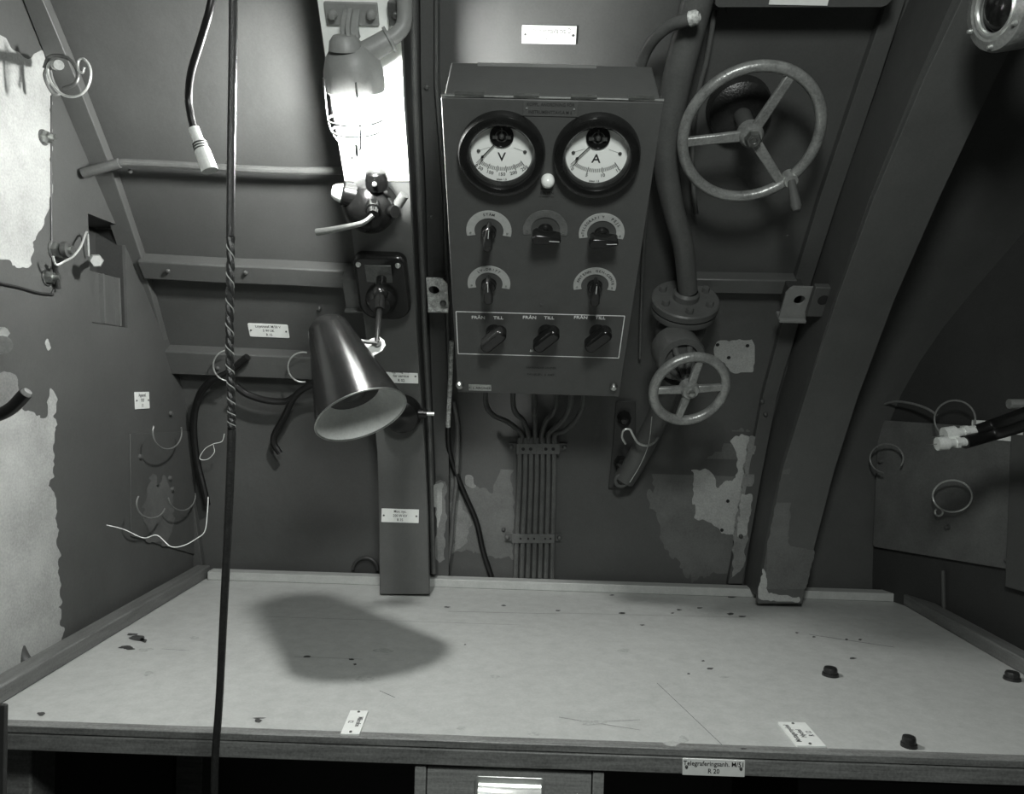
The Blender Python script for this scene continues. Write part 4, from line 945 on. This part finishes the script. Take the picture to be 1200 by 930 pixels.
# lower pipe leg
lp = cr([P(790, 440, 1.08), H(775, 480, .05), H(758, 515, .045), H(742, 545, .04), H(731, 562, .035)], 6)
obj('outlet_pipe', MB().tube(lp, .0165, 18), 'pipe', vm)
t = thing('drain_cock', 'dark drain fitting on a strip at the lower end of the valve pipe', 'fitting', H(728, 572, .0))
obj('backing_strip', MB().loft4([[H(x0, y, .008), H(x1, y, .008), H(x1, y, 0), H(x0, y, 0)] for y, x0, x1 in ((470, 722, 745), (520, 718, 745), (572, 713, 741))]), 'hull2', t, bevel=.001)
obj('body', MB().lathe([(0, .03), (9e-3, .028), (.013, .02), (.015, .005), (.015, 0), (0, 0)], HM(732, 556, .012), 20), 'darksteel', t)
obj('cock', MB().lathe([(0, .022), (.007, .02), (.010, .008), (.010, 0)], HM(727, 540, .02), 6), 'black', t)
obj('cock', MB().lathe([(0, .020), (.006, .018), (.011, .008), (.011, 0)], HM(731, 488, .012), 8), 'black', t)
obj('ring', MB().torus(.009, .0028, HM(728, 563, .045), 20, 8), 'pipe', t)
ring(0, 0, 1, H, 0, .001, 'wire', '', name='x') if 0 else None
t = thing('pipe_hook', 'pale wire hook curling round the pipe below the small handwheel', 'hook', H(735, 512, .05))
obj('wire', MB().tube(cr([H(733, 520, .06), H(729, 512, .065), H(731, 504, .07), H(738, 503, .07), H(742, 510, .075), H(748, 519, .085), H(758, 522, .085), H(767, 518, .075), H(772, 510, .05)], 6), .0017, 8), 'wire', t)
cable('lock_wire', [H(764, 488, .088), H(760, 520, .078), H(750, 545, .066), H(738, 565, .058)], .0006, 'wire', 'fine bright lock wire running down the valve pipe', 'wire', n=6)
# curved cut conduit to the right of cabinet top
t = thing('bent_conduit', 'grey conduit bending over from the cabinet top with ragged sealed end', 'conduit', H(752, 68, .04))
cpts = cr([H(751, 76, .045), H(757, 60, .05), H(768, 44, .06), H(784, 31, .07), H(800, 25, .08), H(813, 21, .085)], 6)
obj('conduit', MB().tube(cpts, .0062, 14), 'pipe', t); obj('sealed_end', MB().lathe([(0, .004), (.004, .006), (.007, .003), (.0075, -.004)], axM(cpts[-1], cpts[-1]-cpts[-4]), 14), 'galv', t)
cable('side_pipe', [H(838, 14, .012), H(836, 24, .02), H(828, 70, .02), H(818, 110, .02), H(812, 160, .02), H(812, 210, .02), H(816, 250, .02)], .0028, 'pipe', 'thin grey pipe on the hull behind the large handwheel', 'pipe')
cable('flange_lead', [H(764, 180, .012), H(758, 250, .012), H(754, 300, .012), H(752, 350, .012), H(750, 420, .012)], .0022, 'pipe', 'thin grey pipe between the cabinet edge and the valve', 'pipe')
# large handwheel
WMx = HM(880, 158, .075); s = mm(WMx); Rw = 78*s
lw = thing('handwheel', 'large worn three spoke handwheel with crank handle on the hull', 'handwheel', HM(880, 158, 0))
obj('rim', MB().torus(Rw, 6.6*s, WMx, 80, 16), 'wheel', lw)
for a in (67, 188, -50): spoke(WMx @ T(0, 0, .0), math.radians(a), 8*s, Rw, 6.5*s, 5.5*s, .003, 'wheel', lw)
obj('hub', MB().lathe([(0, .008), (11*s, .008), (14*s, .004), (15*s, -.008), (0, -.01)], WMx, 28), 'wheel', lw)
obj('hub_nut', MB().lathe([(0, .015), (8*s, .015), (9.5*s, .013), (9.5*s, .007)], WMx, 6), 'steel', lw)
obj('hub_screw', MB().torus(4*s, .0008, WMx @ T(0, 0, .0155), 16, 6), 'darksteel', lw)
obj('shaft', MB().cyl(WMx @ V((0, 0, -.005)), WMx @ V((0, 0, -.078)), .009, .011, 20), 'hull', lw)
obj('gear_cover', MB().lathe([(.006, -.050), (.022, -.052), (.036, -.060), (.038, -.072), (.038, -.080)], WMx, 36), 'blackm', lw)
a = math.radians(-42); p = V((Rw*math.cos(a), Rw*math.sin(a), 0))
obj('crank_boss', MB().lathe([(0, .010), (8*s, .009), (9*s, -.005), (0, -.006)], WMx @ Matrix.Translation(p), 16), 'chrome', lw)
hd = WMx @ (p+V((0, 0, .008)))
obj('crank_handle', MB().cyl(hd, WMx @ (p+V((.004, -.018, .034))), .0045, .0062, 14).lathe([(0, .006), (.004, .005), (.0062, 0)], axM(WMx @ (p+V((.004, -.018, .034))), (WMx.to_3x3() @ V((.004, -.018, .026)))), 14), 'pipe', lw)

# ================================================================== TOP RIGHT
t = thing('top_locker', 'dark steel locker bottom edge along the top right of the hull', 'locker', HM(950, -30, .02))
poly = []
o = along('shelf_edge', [(-330, 897, 1150), (-120, 868, 1075), (-30, 848, 1052), (-2, 838, 1048), (6, 838, 1040), (9, 842, 1032)], .05, .0, 'hull', parent=t, kind=None)
for x0, x1 in ((850, 892), (976, 1014)):
    along('tab', [(6, x0, x1+3), (14, x0+1, x1), (18, x0+4, x1-5)], .012, .0, 'hull', parent=t, kind=None)
Mx = HM(939, -12, .0505); s = mm(Mx); t2 = thing('white_plate', 'white plate cut by the top picture edge above the large handwheel', 'plate', Mx); obj('plate_body', MB().box(-34*s, 34*s, -16*s, 20*s, 0, .001, Mx), 'tag', t2)
# porthole-like lamp
wn2 = V((-.97, -.10, -.20)).normalized(); pc_ = P(1171, 8, .66); PMx = axM(pc_, wn2); s = .66/F
pl_ = thing('recessed_lamp', 'round metal rimmed unlit lamp cut by the top right corner', 'lamp', PMx)
R = 49*s
sx_ = 1
ptt = MB().lathe([(R*.62, -.004), (R*.66, .004), (R*.74, .006), (R*.95, .004), (R, 0), (R, -.02), (0, -.02)], PMx, 40)
obj('rim', ptt, 'wheel', pl_)
obj('inner_ring', MB().torus(R*.62, .0028, PMx @ T(0, 0, .003), 40, 10), 'chrome', pl_)
obj('lens', MB().lathe([(0, .006), (R*.3, .005), (R*.5, .001), (R*.6, -.004)], PMx, 32), 'black', pl_)
for k in range(6):
    a = math.radians(k*60+15); obj('rim_screw', MB().lathe([(0, .0085), (.0016, .008), (.0024, .005)], PMx @ T(R*.85*math.cos(a), R*.85*math.sin(a)), 10), 'chrome', pl_)
obj('stalk', MB().cyl(PMx @ V((0, 0, -.02)), PMx @ V((.03, .03, -.12)), .02, .02), 'hull2', pl_)

# ================================================================== RIGHT BULKHEAD
cn = [(1034, 492), (1205, 503), (1190, 667), (1027, 640)]
q = [RW.hit(*c) for c in cn]; uvr = [((p-RW.p).dot(RW.x), (p-RW.p).dot(RW.y)) for p in q]
def roundpoly(ps, r=.006, n=4):
    out = []
    for i in range(len(ps)):
        a, b, c = V(ps[i-1]), V(ps[i]), V(ps[(i+1) % len(ps)])
        p0 = b+(a-b).normalized()*r; p1 = b+(c-b).normalized()*r
        for k in range(n+1):
            t = k/n; out.append(tuple(p0*(1-t)**2+b*2*t*(1-t)+p1*t*t))
    return out
t = thing('cover_plate', 'large grey cover plate on the right bulkhead behind wire rings', 'plate', RW.M(1110, 580))
obj('plate_body', MB().prism(roundpoly(uvr)[::-1], 0, .008, frame(RW.p, RW.x, RW.y, RW.n)), 'smear2', t, bevel=.0008)
for x, y in ((1038, 540), (1116, 617), (1187, 655), (1035, 555)): obj('stud', MB().lathe([(0, .014), (.003, .013), (.004, .008)], RW.M(x, y, 0), 12), 'steel_paint', t)
obj('edge_angle', MB().box(-.008, .02, -.11, .09, 0, .014, RW.M(1197, 590)), 'hull', t, bevel=.001)
Mx = RW.M(1168, 504.5, .0085); Mx = Mx; t = nametag(Mx, .072, .025, ['IMP', ''], 'white tag on the right cover plate behind the two plugs', sx=.9)
def plugcable(pts, tipa, tipb, r, label, rp):
    t = thing('plug_cable', label, 'cable', pts[-1])
    obj('cable', MB().tube(cr(pts, 8), r, 12), 'rubber', t)
    a, b = V(tipa), V(tipb); d = b-a
    pg = obj('plug', MB().cyl(a, a+d*.35, rp*.75, rp*.75, 16).cyl(a+d*.3, a+d*.42, rp*1.0, rp*1.0, 6).cyl(a+d*.42, a+d*.68, rp*.7, rp*.7, 16).cyl(a+d*.66, b, rp*1.1, rp*1.1, 20), 'plated', t)
    obj('pin', MB().cyl(b, b+d*.35, .0006, n=6), 'steel', pg)
    return t
Yc = .88
plugcable([P(1230, 474, .80), P(1190, 489, .85), P(1165, 498, Yc), P(1142, 506, Yc)], P(1145, 504, Yc), P(1106, 510, Yc), .0075, 'upper of two black plug ended cables reaching in from the right', 8.5*Yc/F)
plugcable([P(1230, 486, .80), P(1195, 499, .85), P(1165, 508, Yc), P(1130, 518, Yc-.01)], P(1135, 517, Yc-.01), P(1098, 520, Yc-.01), .0075, 'lower of two black plug ended cables reaching in from the right', 7*Yc/F)
cable('side_connector', [P(1182, 473, .95), P(1190, 473, .95), P(1215, 473, .95)], .006, 'chrome', 'small bright connector above the plug cables at the right edge', 'connector')
cable('arched_wire', [RW.hit(1020, 480, .01), RW.hit(1045, 471, .02), RW.hit(1065, 472, .025), RW.hit(1085, 478, .03), RW.hit(1098, 486, .03)], .0018, 'wired', 'dull wire arching from the right rib to the large wire ring', 'wire')
cable('wall_stay', [RW.hit(1105, 668, .006), RW.hit(1106, 715, .006)], .003, 'hull', 'short grey upright rod below the right cover plate', 'rod')
# desk stops
for (x, y), lb_ in zip(((973, 789), (1186, 794), (1065, 872)), ('dark round knob on the desk, farthest back of the three', 'dark round knob on the desk at its right rim', 'dark round knob on the desk nearest its front edge')):
    Mx = TT.M(x, y+2, 0); s = mm(Mx)
    t = thing('desk_stop', lb_, 'knob', Mx)
    obj('base', MB().lathe([(0, .003), (9*s, .003), (9.5*s, .0), (0, 0)], Mx, 20), 'blackm', t)
    obj('cap', MB().lathe([(7.6*s, .003), (7.8*s, .007), (6.8*s, .009), (0, .0095)], Mx, 18), 'blackm', t)
t = tag(obj('knockout_disc', MB().torus(.020, .003, HM(428, 668, .01), 30, 8, 0, math.pi).lathe([(0, 0), (.019, 0)], HM(428, 668, .006), 24), 'hull2'), 'half hidden round hull fitting just above the desk left of the rib', 'fitting')
# extra hull studs and screws
for x, y, o_ in ((374, 361, .002), (893, 470, .013), (897, 485, .013), (868, 628, .013), (590, 620, .001)): bolt_head(HM(x, y, o_), .0035, .004, 'rivet', 'darksteel', wall_back)
